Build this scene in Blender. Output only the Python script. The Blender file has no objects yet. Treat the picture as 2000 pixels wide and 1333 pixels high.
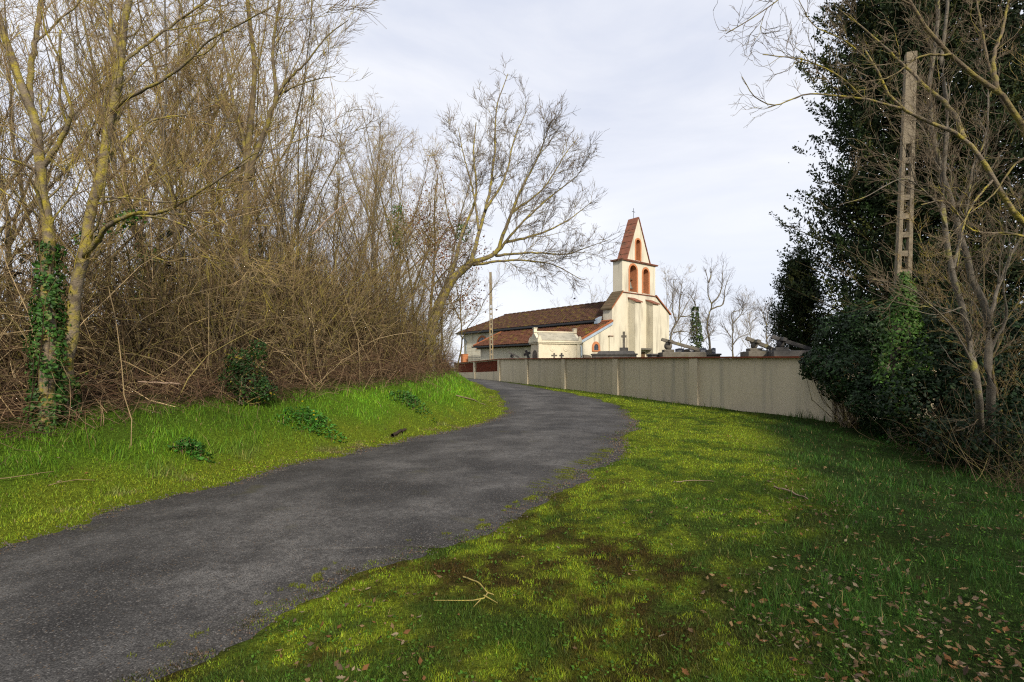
import bpy, math, random
import numpy as np
from mathutils import Vector
from mathutils.geometry import tessellate_polygon
SC = bpy.context.scene
COL = SC.collection
PI = math.pi

# ------------------------------------------------------------------ camera
FPX, V0, EYE = 1000.0, 716.0, 1.6          # focal length and horizon row in photo pixels, eye height
cam = bpy.data.cameras.new('camera'); camo = bpy.data.objects.new('camera', cam); COL.objects.link(camo)
cam.sensor_width = 36.0; cam.lens = 18.0; cam.shift_y = (V0 - 666.5) / 2000.0
cam.clip_start = 0.05; cam.clip_end = 6000.0
camo.location = (0, 0, EYE); camo.rotation_euler = (PI / 2, 0, 0)
SC.camera = camo

# ------------------------------------------------------------------ sky, sun, exposure
SUN_AZ = math.atan2(0.345, -0.939); SUN_EL = math.radians(30)
SUN = Vector((math.sin(SUN_AZ) * math.cos(SUN_EL), math.cos(SUN_AZ) * math.cos(SUN_EL), math.sin(SUN_EL)))
w = bpy.data.worlds.new('World'); SC.world = w; w.use_nodes = True
nt = w.node_tree; nt.nodes.clear()
def wn(t, **k):
    n = nt.nodes.new(t)
    for a, b in k.items(): setattr(n, a, b)
    return n
sky = wn('ShaderNodeTexSky', sky_type='NISHITA', sun_disc=False, sun_elevation=SUN_EL, sun_rotation=SUN_AZ,
         air_density=1.0, dust_density=1.5)
tc = wn('ShaderNodeTexCoord'); mp = wn('ShaderNodeMapping'); mp.inputs['Scale'].default_value = (1.0, 1.8, 3.6)
mp.inputs['Rotation'].default_value = (0.0, 0.12, 0.3)
nz = wn('ShaderNodeTexNoise'); nz.inputs['Scale'].default_value = 1.6; nz.inputs['Detail'].default_value = 7; nz.inputs['Roughness'].default_value = .55
nz.inputs['Distortion'].default_value = .4
cr = wn('ShaderNodeValToRGB')
cr.color_ramp.elements[0].position = .36; cr.color_ramp.elements[0].color = (.83, .875, 1.01, 1)
cr.color_ramp.elements[1].position = .64; cr.color_ramp.elements[1].color = (1.10, 1.11, 1.16, 1)
sc_ = wn('ShaderNodeVectorMath', operation='SCALE'); sc_.inputs['Scale'].default_value = .09
mx = wn('ShaderNodeMix', data_type='RGBA'); mx.inputs['Factor'].default_value = .86
bg = wn('ShaderNodeBackground'); bg.inputs['Strength'].default_value = 1.0
ow = wn('ShaderNodeOutputWorld')
L = nt.links.new
L(tc.outputs['Generated'], mp.inputs['Vector']); L(mp.outputs['Vector'], nz.inputs['Vector']); L(nz.outputs['Fac'], cr.inputs['Fac'])
sx = wn('ShaderNodeSeparateXYZ'); hr = wn('ShaderNodeMapRange'); hr.inputs['From Min'].default_value = .0; hr.inputs['From Max'].default_value = .45
hr.inputs['To Min'].default_value = .62; hr.inputs['To Max'].default_value = .0
hm = wn('ShaderNodeMix', data_type='RGBA'); hm.inputs['B'].default_value = (1.06, 1.1, 1.2, 1)          # thin bright veil low in the sky
L(tc.outputs['Generated'], sx.inputs['Vector']); L(sx.outputs['Z'], hr.inputs['Value']); L(hr.outputs['Result'], hm.inputs['Factor']); L(cr.outputs['Color'], hm.inputs['A'])
L(sky.outputs['Color'], sc_.inputs[0]); L(sc_.outputs['Vector'], mx.inputs['A']); L(hm.outputs['Result'], mx.inputs['B'])
L(mx.outputs['Result'], bg.inputs['Color']); L(bg.outputs['Background'], ow.inputs['Surface'])

sl = bpy.data.lights.new('sun', 'SUN'); sl.energy = 5.0; sl.angle = math.radians(5); sl.color = (1.0, .90, .74)
so = bpy.data.objects.new('sun', sl); COL.objects.link(so); so.location = (30, -30, 40)
so.rotation_euler = (-SUN).to_track_quat('-Z', 'Y').to_euler()
vs = SC.view_settings; vs.view_transform = 'Standard'; vs.look = 'None'; vs.exposure = 0.0; vs.gamma = 1.0; vs.use_curve_mapping = False
SC.cycles.use_denoising = False; SC.cycles.filter_width = 1.2; SC.cycles.sample_clamp_indirect = 4.0
SC.cycles.max_bounces = 6; SC.cycles.transparent_max_bounces = 4

# ------------------------------------------------------------------ materials
MATS = {}
def mat(name, c1, c2=None, scale=4.0, rough=.85, bump=0.0, bscale=None, c3=None, s3=1.0, t3=.55, w3=.12, stretch=(1, 1, 1),
        attr=False, attrmul=.35, spec=.25, metal=0.0, trans=0.0, st3=None):
    m = bpy.data.materials.new(name); m.use_nodes = True; MATS[name] = m
    t = m.node_tree; N = t.nodes; lk = t.links.new
    b = N['Principled BSDF']; b.inputs['Roughness'].default_value = rough; b.inputs['Specular IOR Level'].default_value = spec
    b.inputs['Metallic'].default_value = metal
    tcn = N.new('ShaderNodeTexCoord')
    def noise(scale, st=(1, 1, 1), detail=5, rg=.6):
        mpn = N.new('ShaderNodeMapping'); mpn.inputs['Scale'].default_value = st
        n = N.new('ShaderNodeTexNoise'); n.inputs['Scale'].default_value = scale; n.inputs['Detail'].default_value = detail
        n.inputs['Roughness'].default_value = rg
        lk(tcn.outputs['Object'], mpn.inputs['Vector']); lk(mpn.outputs['Vector'], n.inputs['Vector']); return n
    def ramp(src, p0, p1):
        r = N.new('ShaderNodeMapRange'); r.inputs['From Min'].default_value = p0; r.inputs['From Max'].default_value = p1
        lk(src, r.inputs['Value']); return r.outputs['Result']
    def mix(f, a, bb, blend='MIX'):
        x = N.new('ShaderNodeMix'); x.data_type = 'RGBA'; x.blend_type = blend
        for s, v in (('Factor', f), ('A', a), ('B', bb)):
            if isinstance(v, (int, float)): x.inputs[s].default_value = v
            elif isinstance(v, tuple): x.inputs[s].default_value = (*v, 1)
            else: lk(v, x.inputs[s])
        return x.outputs['Result']
    col = None
    if attr:
        a = N.new('ShaderNodeAttribute'); a.attribute_name = 'Col'; col = a.outputs['Color']
        if c2 is not None:
            n = noise(scale, stretch); col = mix(ramp(n.outputs['Fac'], .3, .7), mix(1.0, col, c1, 'MULTIPLY'), mix(1.0, col, c2, 'MULTIPLY'))
    elif c2 is not None:
        n = noise(scale, stretch); col = mix(ramp(n.outputs['Fac'], .32, .68), tuple(c1), tuple(c2))
    else:
        col = tuple(c1)
    if c3 is not None:
        n3 = noise(s3, st3 or (1, 1, 1), 6); col = mix(ramp(n3.outputs['Fac'], t3, t3 + w3), col, tuple(c3))
    if isinstance(col, tuple): b.inputs['Base Color'].default_value = (*col, 1)
    else: lk(col, b.inputs['Base Color'])
    if bump:
        nb = noise(bscale or scale * 4, (1, 1, 1), 4); bp = N.new('ShaderNodeBump'); bp.inputs['Strength'].default_value = bump
        bp.inputs['Distance'].default_value = .05
        lk(nb.outputs['Fac'], bp.inputs['Height']); lk(bp.outputs['Normal'], b.inputs['Normal'])
    if trans:
        tr = N.new('ShaderNodeBsdfTranslucent'); ms = N.new('ShaderNodeMixShader'); ms.inputs['Fac'].default_value = trans
        if isinstance(col, tuple): tr.inputs['Color'].default_value = (*col, 1)
        else: lk(col, tr.inputs['Color'])
        out = N['Material Output']; lk(b.outputs['BSDF'], ms.inputs[1]); lk(tr.outputs['BSDF'], ms.inputs[2]); lk(ms.outputs['Shader'], out.inputs['Surface'])
    return m

mat('grass', (.85, .85, .85), (1.45, 1.45, 1.4), scale=1.3, attr=True, rough=.6, spec=.2, trans=.3)
mat('ground', (.40, .36, .32), (1.35, 1.35, 1.3), scale=26, attr=True, rough=1, spec=.05, bump=.9, bscale=55)
mat('leaf', (.8, .8, .8), (1.1, 1.1, 1.1), scale=30, attr=True, rough=.75, spec=.15, trans=.15)
mat('ivy_leaf', (.7, .7, .65), (1.35, 1.3, 1.0), scale=2, attr=True, rough=.55, spec=.28, trans=.15)
mat('conifer', (.6, .6, .6), (1.4, 1.4, 1.3), scale=1.1, attr=True, rough=.7, spec=.15, trans=.08)
mat('bark', (.16, .125, .085), (.085, .066, .045), scale=7, c3=(.23, .195, .04), s3=5.5, t3=.46, w3=.22, bump=.5, bscale=40, rough=.95, spec=.1)
mat('bark_lichen', (.20, .165, .12), (.10, .08, .058), scale=9, c3=(.33, .275, .035), s3=7.5, t3=.44, w3=.24, bump=.6, bscale=40, rough=.95, spec=.1)
mat('bark_grey', (.17, .15, .12), (.09, .078, .062), scale=7, c3=(.24, .22, .06), s3=3.0, t3=.56, w3=.12, bump=.5, bscale=40, rough=.95, spec=.1)
mat('twig', (.29, .21, .105), (.16, .11, .06), scale=1.2, c3=(.36, .295, .055), s3=2.2, t3=.52, w3=.12, rough=.9, spec=.1)
mat('twig_grey', (.19, .15, .10), (.10, .075, .052), scale=1.5, c3=(.27, .23, .06), s3=2.5, t3=.60, w3=.1, rough=.9, spec=.1)
mat('twig_far', (.13, .10, .08), (.09, .07, .06), scale=1.2, rough=.9, spec=.1)
mat('brush', (.85, .85, .85), (1.15, 1.15, 1.15), scale=1.5, attr=True, rough=.9, spec=.1)
mat('plaster', (.60, .555, .45), (.52, .48, .385), scale=.8, c3=(.33, .30, .24), s3=1.1, t3=.50, w3=.18, st3=(1.6, 1.6, .22), bump=.12, bscale=30, rough=.95, spec=.1)
mat('wall_plaster', (.60, .52, .375), (.53, .455, .325), scale=1.2, stretch=(1, 1, .25), c3=(.40, .36, .275), s3=1.5, t3=.53, w3=.2, st3=(2.2, 2.2, .12), bump=.05, bscale=35, rough=.95, spec=.1)
mat('tile', (.095, .046, .030), (.045, .028, .021), scale=3.2, c3=(.125, .098, .018), s3=2.6, t3=.54, w3=.12, bump=.4, bscale=14, rough=.9, spec=.1)
mat('tile_lower', (.135, .055, .032), (.06, .031, .021), scale=3.2, c3=(.14, .105, .02), s3=1.2, t3=.54, w3=.12, bump=.4, bscale=14, rough=.9, spec=.1)
mat('tile_edge', (.34, .12, .05), (.20, .072, .036), scale=4, rough=.9, spec=.1)
mat('mossy_tile', (.12, .085, .055), (.085, .07, .04), scale=5, c3=(.17, .10, .06), s3=1.4, rough=.95, spec=.1)
mat('slab_red', (.25, .10, .065), (.17, .075, .05), scale=2.5, c3=(.14, .08, .06), s3=2, t3=.55, rough=.9, spec=.1)
mat('brick', (.50, .205, .095), (.38, .15, .07), scale=9, rough=.9, spec=.1, bump=.3)
mat('brick_dark', (.24, .06, .028), (.13, .036, .02), scale=6, rough=.9, spec=.1, c3=(.10, .08, .05), s3=3, t3=.6)
mat('coping', (.25, .075, .035), (.14, .045, .025), scale=3, rough=.9, spec=.1, c3=(.10, .07, .04), s3=1.6, t3=.55)
mat('stone_pale', (.66, .60, .46), (.56, .50, .38), scale=2.2, c3=(.40, .37, .29), s3=1.5, t3=.6, rough=.9, spec=.1)
mat('stone_roof', (.40, .375, .30), (.25, .235, .19), scale=3, rough=.95, spec=.1, stretch=(1, 1, 1), c3=(.17, .16, .13), s3=2.2, t3=.58)
mat('granite', (.075, .07, .068), (.035, .034, .034), scale=6, rough=.6, spec=.3, c3=(.13, .12, .10), s3=2, t3=.6)
mat('cement', (.17, .155, .13), (.10, .09, .075), scale=6, c3=(.20, .18, .09), s3=3, t3=.6, rough=.95, spec=.1, bump=.4)
mat('concrete', (.25, .21, .15), (.155, .13, .095), scale=8, c3=(.46, .27, .03), s3=1.7, t3=.60, w3=.08, st3=(1, 1, .5), rough=.95, spec=.1, bump=.5, bscale=60)
mat('concrete_pale', (.29, .245, .17), (.18, .155, .11), scale=7, c3=(.48, .28, .05), s3=.9, t3=.55, w3=.1, rough=.95, spec=.1, bump=.4, bscale=50)
mat('gutter', (.03, .032, .038), rough=.5, spec=.4)
mat('zinc', (.30, .36, .42), (.22, .27, .33), scale=3, rough=.5, spec=.4, metal=.3)
mat('zinc_fascia', (.36, .43, .52), (.27, .33, .41), scale=2, rough=.6, spec=.3)
mat('iron', (.035, .04, .05), rough=.6, spec=.4)
mat('bronze', (.22, .22, .18), (.12, .13, .11), scale=6, rough=.55, spec=.4, metal=.4)
mat('wood', (.12, .075, .04), (.07, .045, .025), scale=8, rough=.8, spec=.2)
mat('glass', (.03, .04, .05), rough=.15, spec=.6)
mat('plaque', (.16, .17, .21), (.10, .10, .13), scale=9, rough=.3, spec=.5)
mat('plaque_print', (.55, .50, .42), (.20, .24, .32), scale=20, rough=.4, spec=.4)
mat('stick', (.30, .22, .16), (.20, .14, .10), scale=8, rough=.9, spec=.1)
mat('stick_lichen', (.36, .30, .07), (.22, .17, .08), scale=12, rough=.9, spec=.1)
mat('straw', (.27, .20, .105), (.19, .14, .075), scale=6, rough=.9, spec=.1)
mat('log_dark', (.05, .036, .028), (.03, .022, .018), scale=9, rough=.9, spec=.1)
mat('flower', (.70, .55, .02), rough=.7, spec=.1)
mat('bird', (.02, .02, .025), rough=.8, spec=.1)

def asphalt():
    m = bpy.data.materials.new('asphalt'); MATS['asphalt'] = m; m.use_nodes = True
    t = m.node_tree; N = t.nodes; lk = t.links.new; b = N['Principled BSDF']
    tcn = N.new('ShaderNodeTexCoord')
    def nz(s, d=4, r=.6):
        n = N.new('ShaderNodeTexNoise'); n.inputs['Scale'].default_value = s; n.inputs['Detail'].default_value = d; n.inputs['Roughness'].default_value = r
        lk(tcn.outputs['Object'], n.inputs['Vector']); return n.outputs['Fac']
    def rg(v, a, c, lo=0., hi=1.):
        r = N.new('ShaderNodeMapRange'); r.inputs['From Min'].default_value = a; r.inputs['From Max'].default_value = c
        r.inputs['To Min'].default_value = lo; r.inputs['To Max'].default_value = hi; lk(v, r.inputs['Value']); return r.outputs['Result']
    def mix(f, a, bb, bl='MIX'):
        x = N.new('ShaderNodeMix'); x.data_type = 'RGBA'; x.blend_type = bl
        for s, v in (('Factor', f), ('A', a), ('B', bb)):
            if isinstance(v, float): x.inputs[s].default_value = v
            elif isinstance(v, tuple): x.inputs[s].default_value = (*v, 1)
            else: lk(v, x.inputs[s])
        return x.outputs['Result']
    base = mix(rg(nz(.7, 7, .62), .41, .60), (.011, .0107, .011), (.145, .139, .132))     # worn grey patches on dark binder
    base = mix(rg(nz(2.0, 7, .7), .46, .62, 0, .7), base, (.017, .016, .016))
    at = N.new('ShaderNodeAttribute'); at.attribute_name = 'Col'; sa = N.new('ShaderNodeSeparateColor'); lk(at.outputs['Color'], sa.inputs['Color'])
    cv = N.new('ShaderNodeFloatCurve'); lk(sa.outputs['Red'], cv.inputs['Value']); pts_ = cv.mapping.curves[0]          # two worn wheel tracks, dark dirty edges
    for x_, y_ in ((.08, .1), (.2, .55), (.3, .85), (.42, .45), (.55, .35), (.68, .85), (.8, .55), (.93, .1)): pts_.points.new(x_, y_)
    pts_.points[0].location = (0, 0); pts_.points[-1].location = (1, 0); cv.mapping.update()
    ml = N.new('ShaderNodeMath'); ml.operation = 'MULTIPLY'; lk(cv.outputs['Value'], ml.inputs[0]); lk(rg(nz(1.1, 5, .6), .3, .65), ml.inputs[1])
    base = mix(rg(ml.outputs['Value'], .2, 1., 0., .38), base, (.15, .144, .137))
    base = mix(rg(cv.outputs['Value'], .45, .0, 0., .7), base, (.022, .019, .016))
    vo = N.new('ShaderNodeTexVoronoi'); vo.inputs['Scale'].default_value = 105; lk(tcn.outputs['Object'], vo.inputs['Vector'])
    sp = N.new('ShaderNodeSeparateColor'); lk(vo.outputs['Color'], sp.inputs['Color'])
    base = mix(rg(sp.outputs['Red'], .35, 1.0, 0., .38), base, (.12, .113, .106))          # aggregate, stone by stone
    base = mix(rg(sp.outputs['Green'], .90, .95, 0., .6), base, (.22, .21, .20))
    base = mix(rg(sp.outputs['Blue'], .96, .99, 0., .6), base, (.20, .13, .07))
    base = mix(rg(vo.outputs['Distance'], .35, .75, 0., .8), base, (.018, .017, .017))
    base = mix(rg(nz(16, 5, .75), .44, .62, 0., .45), base, (.018, .017, .017))
    base = mix(rg(nz(75, 3, .7), .52, .74, 0., .40), base, (.20, .19, .18))
    base = mix(rg(nz(1.3, 6), .62, .72, 0., .5), base, (.06, .055, .02))
    lk(base, b.inputs['Base Color']); b.inputs['Roughness'].default_value = .8; b.inputs['Specular IOR Level'].default_value = .25
    bp = N.new('ShaderNodeBump'); bp.inputs['Strength'].default_value = .6; bp.inputs['Distance'].default_value = .006; bp.invert = True
    lk(vo.outputs['Distance'], bp.inputs['Height']); lk(bp.outputs['Normal'], b.inputs['Normal'])
asphalt()

# ------------------------------------------------------------------ mesh helpers
def tag(o, label=None, cat=None, group=None, kind=None):
    for k, v in (('label', label), ('category', cat), ('group', group), ('kind', kind)):
        if v: o[k] = v
    return o
def empty(name, loc, label, cat, group=None, rz=0.0):
    o = bpy.data.objects.new(name, None); o.empty_display_size = .2; COL.objects.link(o)
    o.location = tuple(map(float, loc)); o.rotation_euler = (0, 0, rz); return tag(o, label, cat, group)
def mesh(name, V, faces, m, parent=None, col=None, smooth=False, origin=None):
    """V (n,3); faces = list of (k,3)/(k,4) int arrays or a list of index lists"""
    V = np.asarray(V, dtype=np.float64)
    if origin is not None: V = V - np.asarray(origin)
    me = bpy.data.meshes.new(name)
    if isinstance(faces, list) and faces and isinstance(faces[0], np.ndarray):
        arrs = [f for f in faces if len(f)]
        nl = sum(f.size for f in arrs); npoly = sum(len(f) for f in arrs)
        me.vertices.add(len(V)); me.vertices.foreach_set('co', V.astype(np.float32).ravel())
        me.loops.add(nl); me.loops.foreach_set('vertex_index', np.concatenate([f.ravel() for f in arrs]).astype(np.int32))
        ls = []; o = 0
        for f in arrs:
            ls.append(o + np.arange(len(f)) * f.shape[1]); o += f.size
        me.polygons.add(npoly); me.polygons.foreach_set('loop_start', np.concatenate(ls).astype(np.int32))
        if smooth: me.polygons.foreach_set('use_smooth', np.ones(npoly, dtype=bool))
        me.update(calc_edges=True)
    else:
        me.from_pydata([tuple(map(float, v)) for v in V], [], [list(map(int, f)) for f in faces]); me.update()
        if smooth: me.polygons.foreach_set('use_smooth', np.ones(len(me.polygons), dtype=bool))
    if col is not None:
        a = me.attributes.new('Col', 'FLOAT_COLOR', 'POINT'); c = np.ones((len(V), 4), np.float32); c[:, :3] = col
        a.data.foreach_set('color', c.ravel())
    me.materials.append(MATS[m] if isinstance(m, str) else m)
    o = bpy.data.objects.new(name, me); COL.objects.link(o)
    if origin is not None and parent is None: o.location = tuple(map(float, origin))
    if parent is not None: o.parent = parent
    return o

class MB:
    def __init__(s): s.V = []; s.F = []
    def add(s, V, F):
        o = len(s.V); s.V += [tuple(v) for v in V]; s.F += [[i + o for i in f] for f in F]; return s
    def hexa(s, b, t):            # 4 bottom points, 4 top points, both counter-clockwise seen from above
        return s.add(list(b) + list(t), [(3, 2, 1, 0), (4, 5, 6, 7), (0, 1, 5, 4), (1, 2, 6, 5), (2, 3, 7, 6), (3, 0, 4, 7)])
    def box(s, x0, x1, y0, y1, z0, z1):
        return s.hexa([(x0, y0, z0), (x1, y0, z0), (x1, y1, z0), (x0, y1, z0)], [(x0, y0, z1), (x1, y0, z1), (x1, y1, z1), (x0, y1, z1)])
    def extrude(s, loops, y0, y1, plane='xz'):
        """polygon with holes given in (x,z), extruded along y"""
        f = (lambda p, y: (p[0], y, p[1])) if plane == 'xz' else (lambda p, y: (y, p[0], p[1]))
        flat = [p for l in loops for p in l]; tris = tessellate_polygon([[Vector((p[0], p[1], 0)) for p in l] for l in loops])
        n = len(flat); V = [f(p, y0) for p in flat] + [f(p, y1) for p in flat]
        F = [tuple(t) for t in tris] + [tuple(i + n for i in reversed(t)) for t in tris]
        o = 0
        for l in loops:
            k = len(l); F += [(o + i, o + (i + 1) % k, o + (i + 1) % k + n, o + i + n) for i in range(k)]; o += k
        return s.add(V, F)
    def lathe(s, prof, c=(0, 0, 0), n=12, axis='z'):
        V = []; 
        for r, z in prof:
            for k in range(n):
                a = 2 * PI * k / n; V.append((c[0] + r * math.cos(a), c[1] + r * math.sin(a), c[2] + z))
        F = [(j * n + k, j * n + (k + 1) % n, (j + 1) * n + (k + 1) % n, (j + 1) * n + k) for j in range(len(prof) - 1) for k in range(n)]
        F += [tuple(range(n))[::-1], tuple(range((len(prof) - 1) * n, len(prof) * n))]
        return s.add(V, F)
    def build(s, name, m, parent=None, smooth=False, bevel=0.0, origin=None):
        import bmesh
        o = mesh(name, s.V, s.F, m, parent, smooth=smooth, origin=origin)
        bm = bmesh.new(); bm.from_mesh(o.data); bmesh.ops.recalc_face_normals(bm, faces=bm.faces); bm.to_mesh(o.data); bm.free()
        if bevel:
            md = o.modifiers.new('bevel', 'BEVEL'); md.width = bevel; md.segments = 1; md.limit_method = 'ANGLE'
        return o

def nrm(a): return a / np.maximum(np.linalg.norm(a, axis=-1, keepdims=True), 1e-9)
def tube_arrays(P, R, sides):
    """P (B,n,3) R (B,n) -> verts, quads"""
    B, n, _ = P.shape
    T = np.empty_like(P); T[:, 1:-1] = P[:, 2:] - P[:, :-2]; T[:, 0] = P[:, 1] - P[:, 0]; T[:, -1] = P[:, -1] - P[:, -2]; T = nrm(T)
    ref = np.where(np.abs(T[:, :1, 2:3]) > .8, np.array([1., 0, 0]), np.array([0, 0, 1.])); ref = np.broadcast_to(ref, P.shape)
    U = nrm(np.cross(T, ref)); W = np.cross(T, U)
    a = np.arange(sides) * 2 * PI / sides
    V = P[:, :, None, :] + R[:, :, None, None] * (np.cos(a)[None, None, :, None] * U[:, :, None, :] + np.sin(a)[None, None, :, None] * W[:, :, None, :])
    idx = np.arange(B * n * sides).reshape(B, n, sides)
    q = np.stack([idx[:, :-1], np.roll(idx[:, :-1], -1, 2), np.roll(idx[:, 1:], -1, 2), idx[:, 1:]], -1).reshape(-1, 4)
    return V.reshape(-1, 3), q
def tubes(name, groups, m, parent=None, origin=None, smooth=True, col=None):
    """groups: list of (P,R,sides[,colour per branch])"""
    Vs, Fs, Cs = [], [], []; o = 0
    for g in groups:
        if len(g[0]) == 0: continue
        V, q = tube_arrays(*g[:3]); Vs.append(V); Fs.append(q + o); o += len(V)
        if len(g) > 3: Cs.append(np.repeat(g[3], g[0].shape[1] * g[2], axis=0))
    if not Vs: return None
    return mesh(name, np.concatenate(Vs), [np.concatenate(Fs)], m, parent, col=np.concatenate(Cs) if Cs else None, smooth=smooth, origin=origin)
def resample(pts, n):
    pts = np.asarray(pts, float); d = np.r_[0, np.cumsum(np.linalg.norm(np.diff(pts, axis=0), axis=1))]
    ext = np.vstack([2 * pts[0] - pts[1], pts, 2 * pts[-1] - pts[-2]]); out = []
    for s in np.linspace(0, d[-1], n):
        i = min(np.searchsorted(d, s, 'right') - 1, len(pts) - 2); t = (s - d[i]) / max(d[i + 1] - d[i], 1e-9)
        p0, p1, p2, p3 = ext[i:i + 4]
        out.append(.5 * (2 * p1 + (p2 - p0) * t + (2 * p0 - 5 * p1 + 4 * p2 - p3) * t * t + (3 * p1 - p0 - 3 * p2 + p3) * t ** 3))
    return np.array(out)

def lattice(x, y, seed=0):
    xi = np.floor(x).astype(np.int64); yi = np.floor(y).astype(np.int64); fx = x - xi; fy = y - yi
    fx = fx * fx * (3 - 2 * fx); fy = fy * fy * (3 - 2 * fy)
    def h(a, b):
        k = (a * 374761393 + b * 668265263 + seed * 974634777) & 0x7fffffff
        k = ((k ^ (k >> 13)) * 1274126177) & 0x7fffffff
        return ((k ^ (k >> 16)) & 0xffff) / 65535.
    return (h(xi, yi) * (1 - fx) + h(xi + 1, yi) * fx) * (1 - fy) + (h(xi, yi + 1) * (1 - fx) + h(xi + 1, yi + 1) * fx) * fy
def fbm(x, y, s, seed=0, o=3):
    r = 0; a = .5; 
    for k in range(o): r = r + a * lattice(x * s, y * s, seed + k); a *= .5; s *= 2.1
    return r / (1 - .5 ** o)
def sstep(a, b, x):
    t = np.clip((x - a) / (b - a), 0, 1); return t * t * (3 - 2 * t)

# ------------------------------------------------------------------ lie of the land
EL = resample([(-7.5, -14), (-6.2, -7), (-5.3, -1), (-4.7, 2.5), (-4.5, 4.5), (-4.45, 5.63), (-3.83, 7.66), (-2.6, 10.4), (-.6, 15.2), (-.3, 20.5), (-1.15, 29), (-3.9, 41.3), (-9, 47.5), (-20, 53), (-60, 66)], 150)
ER = resample([(-3.6, -14), (-3.1, -7), (-2.6, -1), (-2.25, 1.2), (-1.84, 2.59), (-1.16, 3.86), (.36, 5.95), (1.74, 8.7), (2.6, 11.9), (3.4, 14), (3.97, 20.9), (2.27, 28.4), (-.1, 36.3), (-2.6, 43), (-8, 50.5), (-20, 57.5), (-60, 71)], 150)
def sdist(X, Y, P):
    """signed distance to polyline, positive on its left"""
    X = np.asarray(X, float).ravel(); Y = np.asarray(Y, float).ravel()
    best = np.full(X.shape, 1e18); sg = np.zeros(X.shape); arc = np.zeros(X.shape)
    for i in range(0, len(P) - 1):
        ax, ay = P[i]; bx, by = P[i + 1]; dx, dy = bx - ax, by - ay; l2 = dx * dx + dy * dy
        t = np.clip(((X - ax) * dx + (Y - ay) * dy) / l2, 0, 1); qx = X - ax - t * dx; qy = Y - ay - t * dy; d = qx * qx + qy * qy
        m = d < best; best = np.where(m, d, best); sg = np.where(m, dx * qy - dy * qx, sg); arc = np.where(m, ay + t * dy, arc)
    return np.sqrt(best) * np.where(sg >= 0, 1, -1), arc
EL2, ER2 = EL[::2], ER[::2]
WD = np.array([-.3714, .9285]); W0 = np.array([9.2, 14.5])       # cemetery wall line, from its near end
WN = np.array([-.9285, -.3714])                                    # its face towards the road
def zroad(Y):
    return .50 * sstep(9, 46, Y)
def land(X, Y, full=False):
    shp = np.shape(X); X = np.asarray(X, float).ravel(); Y = np.asarray(Y, float).ravel()
    dl, al = sdist(X, Y, EL2); dr, ar = sdist(X, Y, ER2); dr = -dr
    z = zroad(Y)
    # bank on the left
    slope = np.interp(al, [3, 6, 8, 12, 20, 34], [.26, .34, .48, .60, .86, .7])
    cap = np.interp(al, [3, 8, 14, 22, 40], [1.5, 1.7, 1.9, 2.0, 1.2])
    rise = slope * np.maximum(dl - .75, 0); rise = cap * (1 - np.exp(-rise / cap * 1.25)) + .045 * np.maximum(dl - 4, 0) * sstep(60, 20, dl)
    z = z + np.where(dl > 0, rise + .10 * (fbm(X, Y, .7, 3) - .5) * sstep(.6, 2.5, dl), 0)
    # right: verge, a fall towards the hedge, the raised cemetery
    s = (X - W0[0]) * WD[0] + (Y - W0[1]) * WD[1]; pw = (X - W0[0]) * WN[0] + (Y - W0[1]) * WN[1]
    inside = sstep(-.22, -.62, pw) * sstep(-.15, .25, s) * sstep(62, 50, s)
    fall = -.11 * np.maximum(X - 4.2 - .12 * np.maximum(Y - 6, 0), 0) * sstep(15, 9, Y) * (dr > 0)
    fall = np.maximum(fall, -1.6)
    z = z + np.where(dr > 0, .07 * (fbm(X, Y, .8, 9) - .45) * sstep(.2, 1.2, dr) + fall * (1 - inside), 0) + .92 * inside
    road = (dl < 0) & (dr < 0)
    z = np.where(road, z - .06 * sstep(-.45, -.8, np.maximum(dl, dr)), z + .012 * sstep(0, .25, np.where(dl > 0, dl, dr)))
    # the hill falls away beyond the church
    r = np.maximum(np.hypot(X - 5, Y - 40) - 45, 0); z = z - 14 * (1 - np.exp(-r / 60.)) * sstep(0, 20, r)
    if full: return z.reshape(shp), dl.reshape(shp), dr.reshape(shp), al.reshape(shp), pw.reshape(shp), s.reshape(shp)
    return z.reshape(shp)
def gz(x, y): return float(land(np.array([x]), np.array([y]))[0])
def P3(u, v, Y): return np.array([(u - 1000.) / FPX * Y, Y, EYE + (V0 - v) / FPX * Y])
def hit(u, v, y0=1.5, y1=90.):
    """where the line of sight through photo pixel (u,v) meets the ground"""
    Y = np.linspace(y0, y1, 1800); X = (u - 1000.) / FPX * Y; z = EYE + (V0 - v) / FPX * Y; g = land(X, Y)
    k = np.argmax(z <= g); k = k if z[k] <= g[k] else len(Y) - 1
    return np.array([X[k], Y[k], g[k]])

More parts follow.
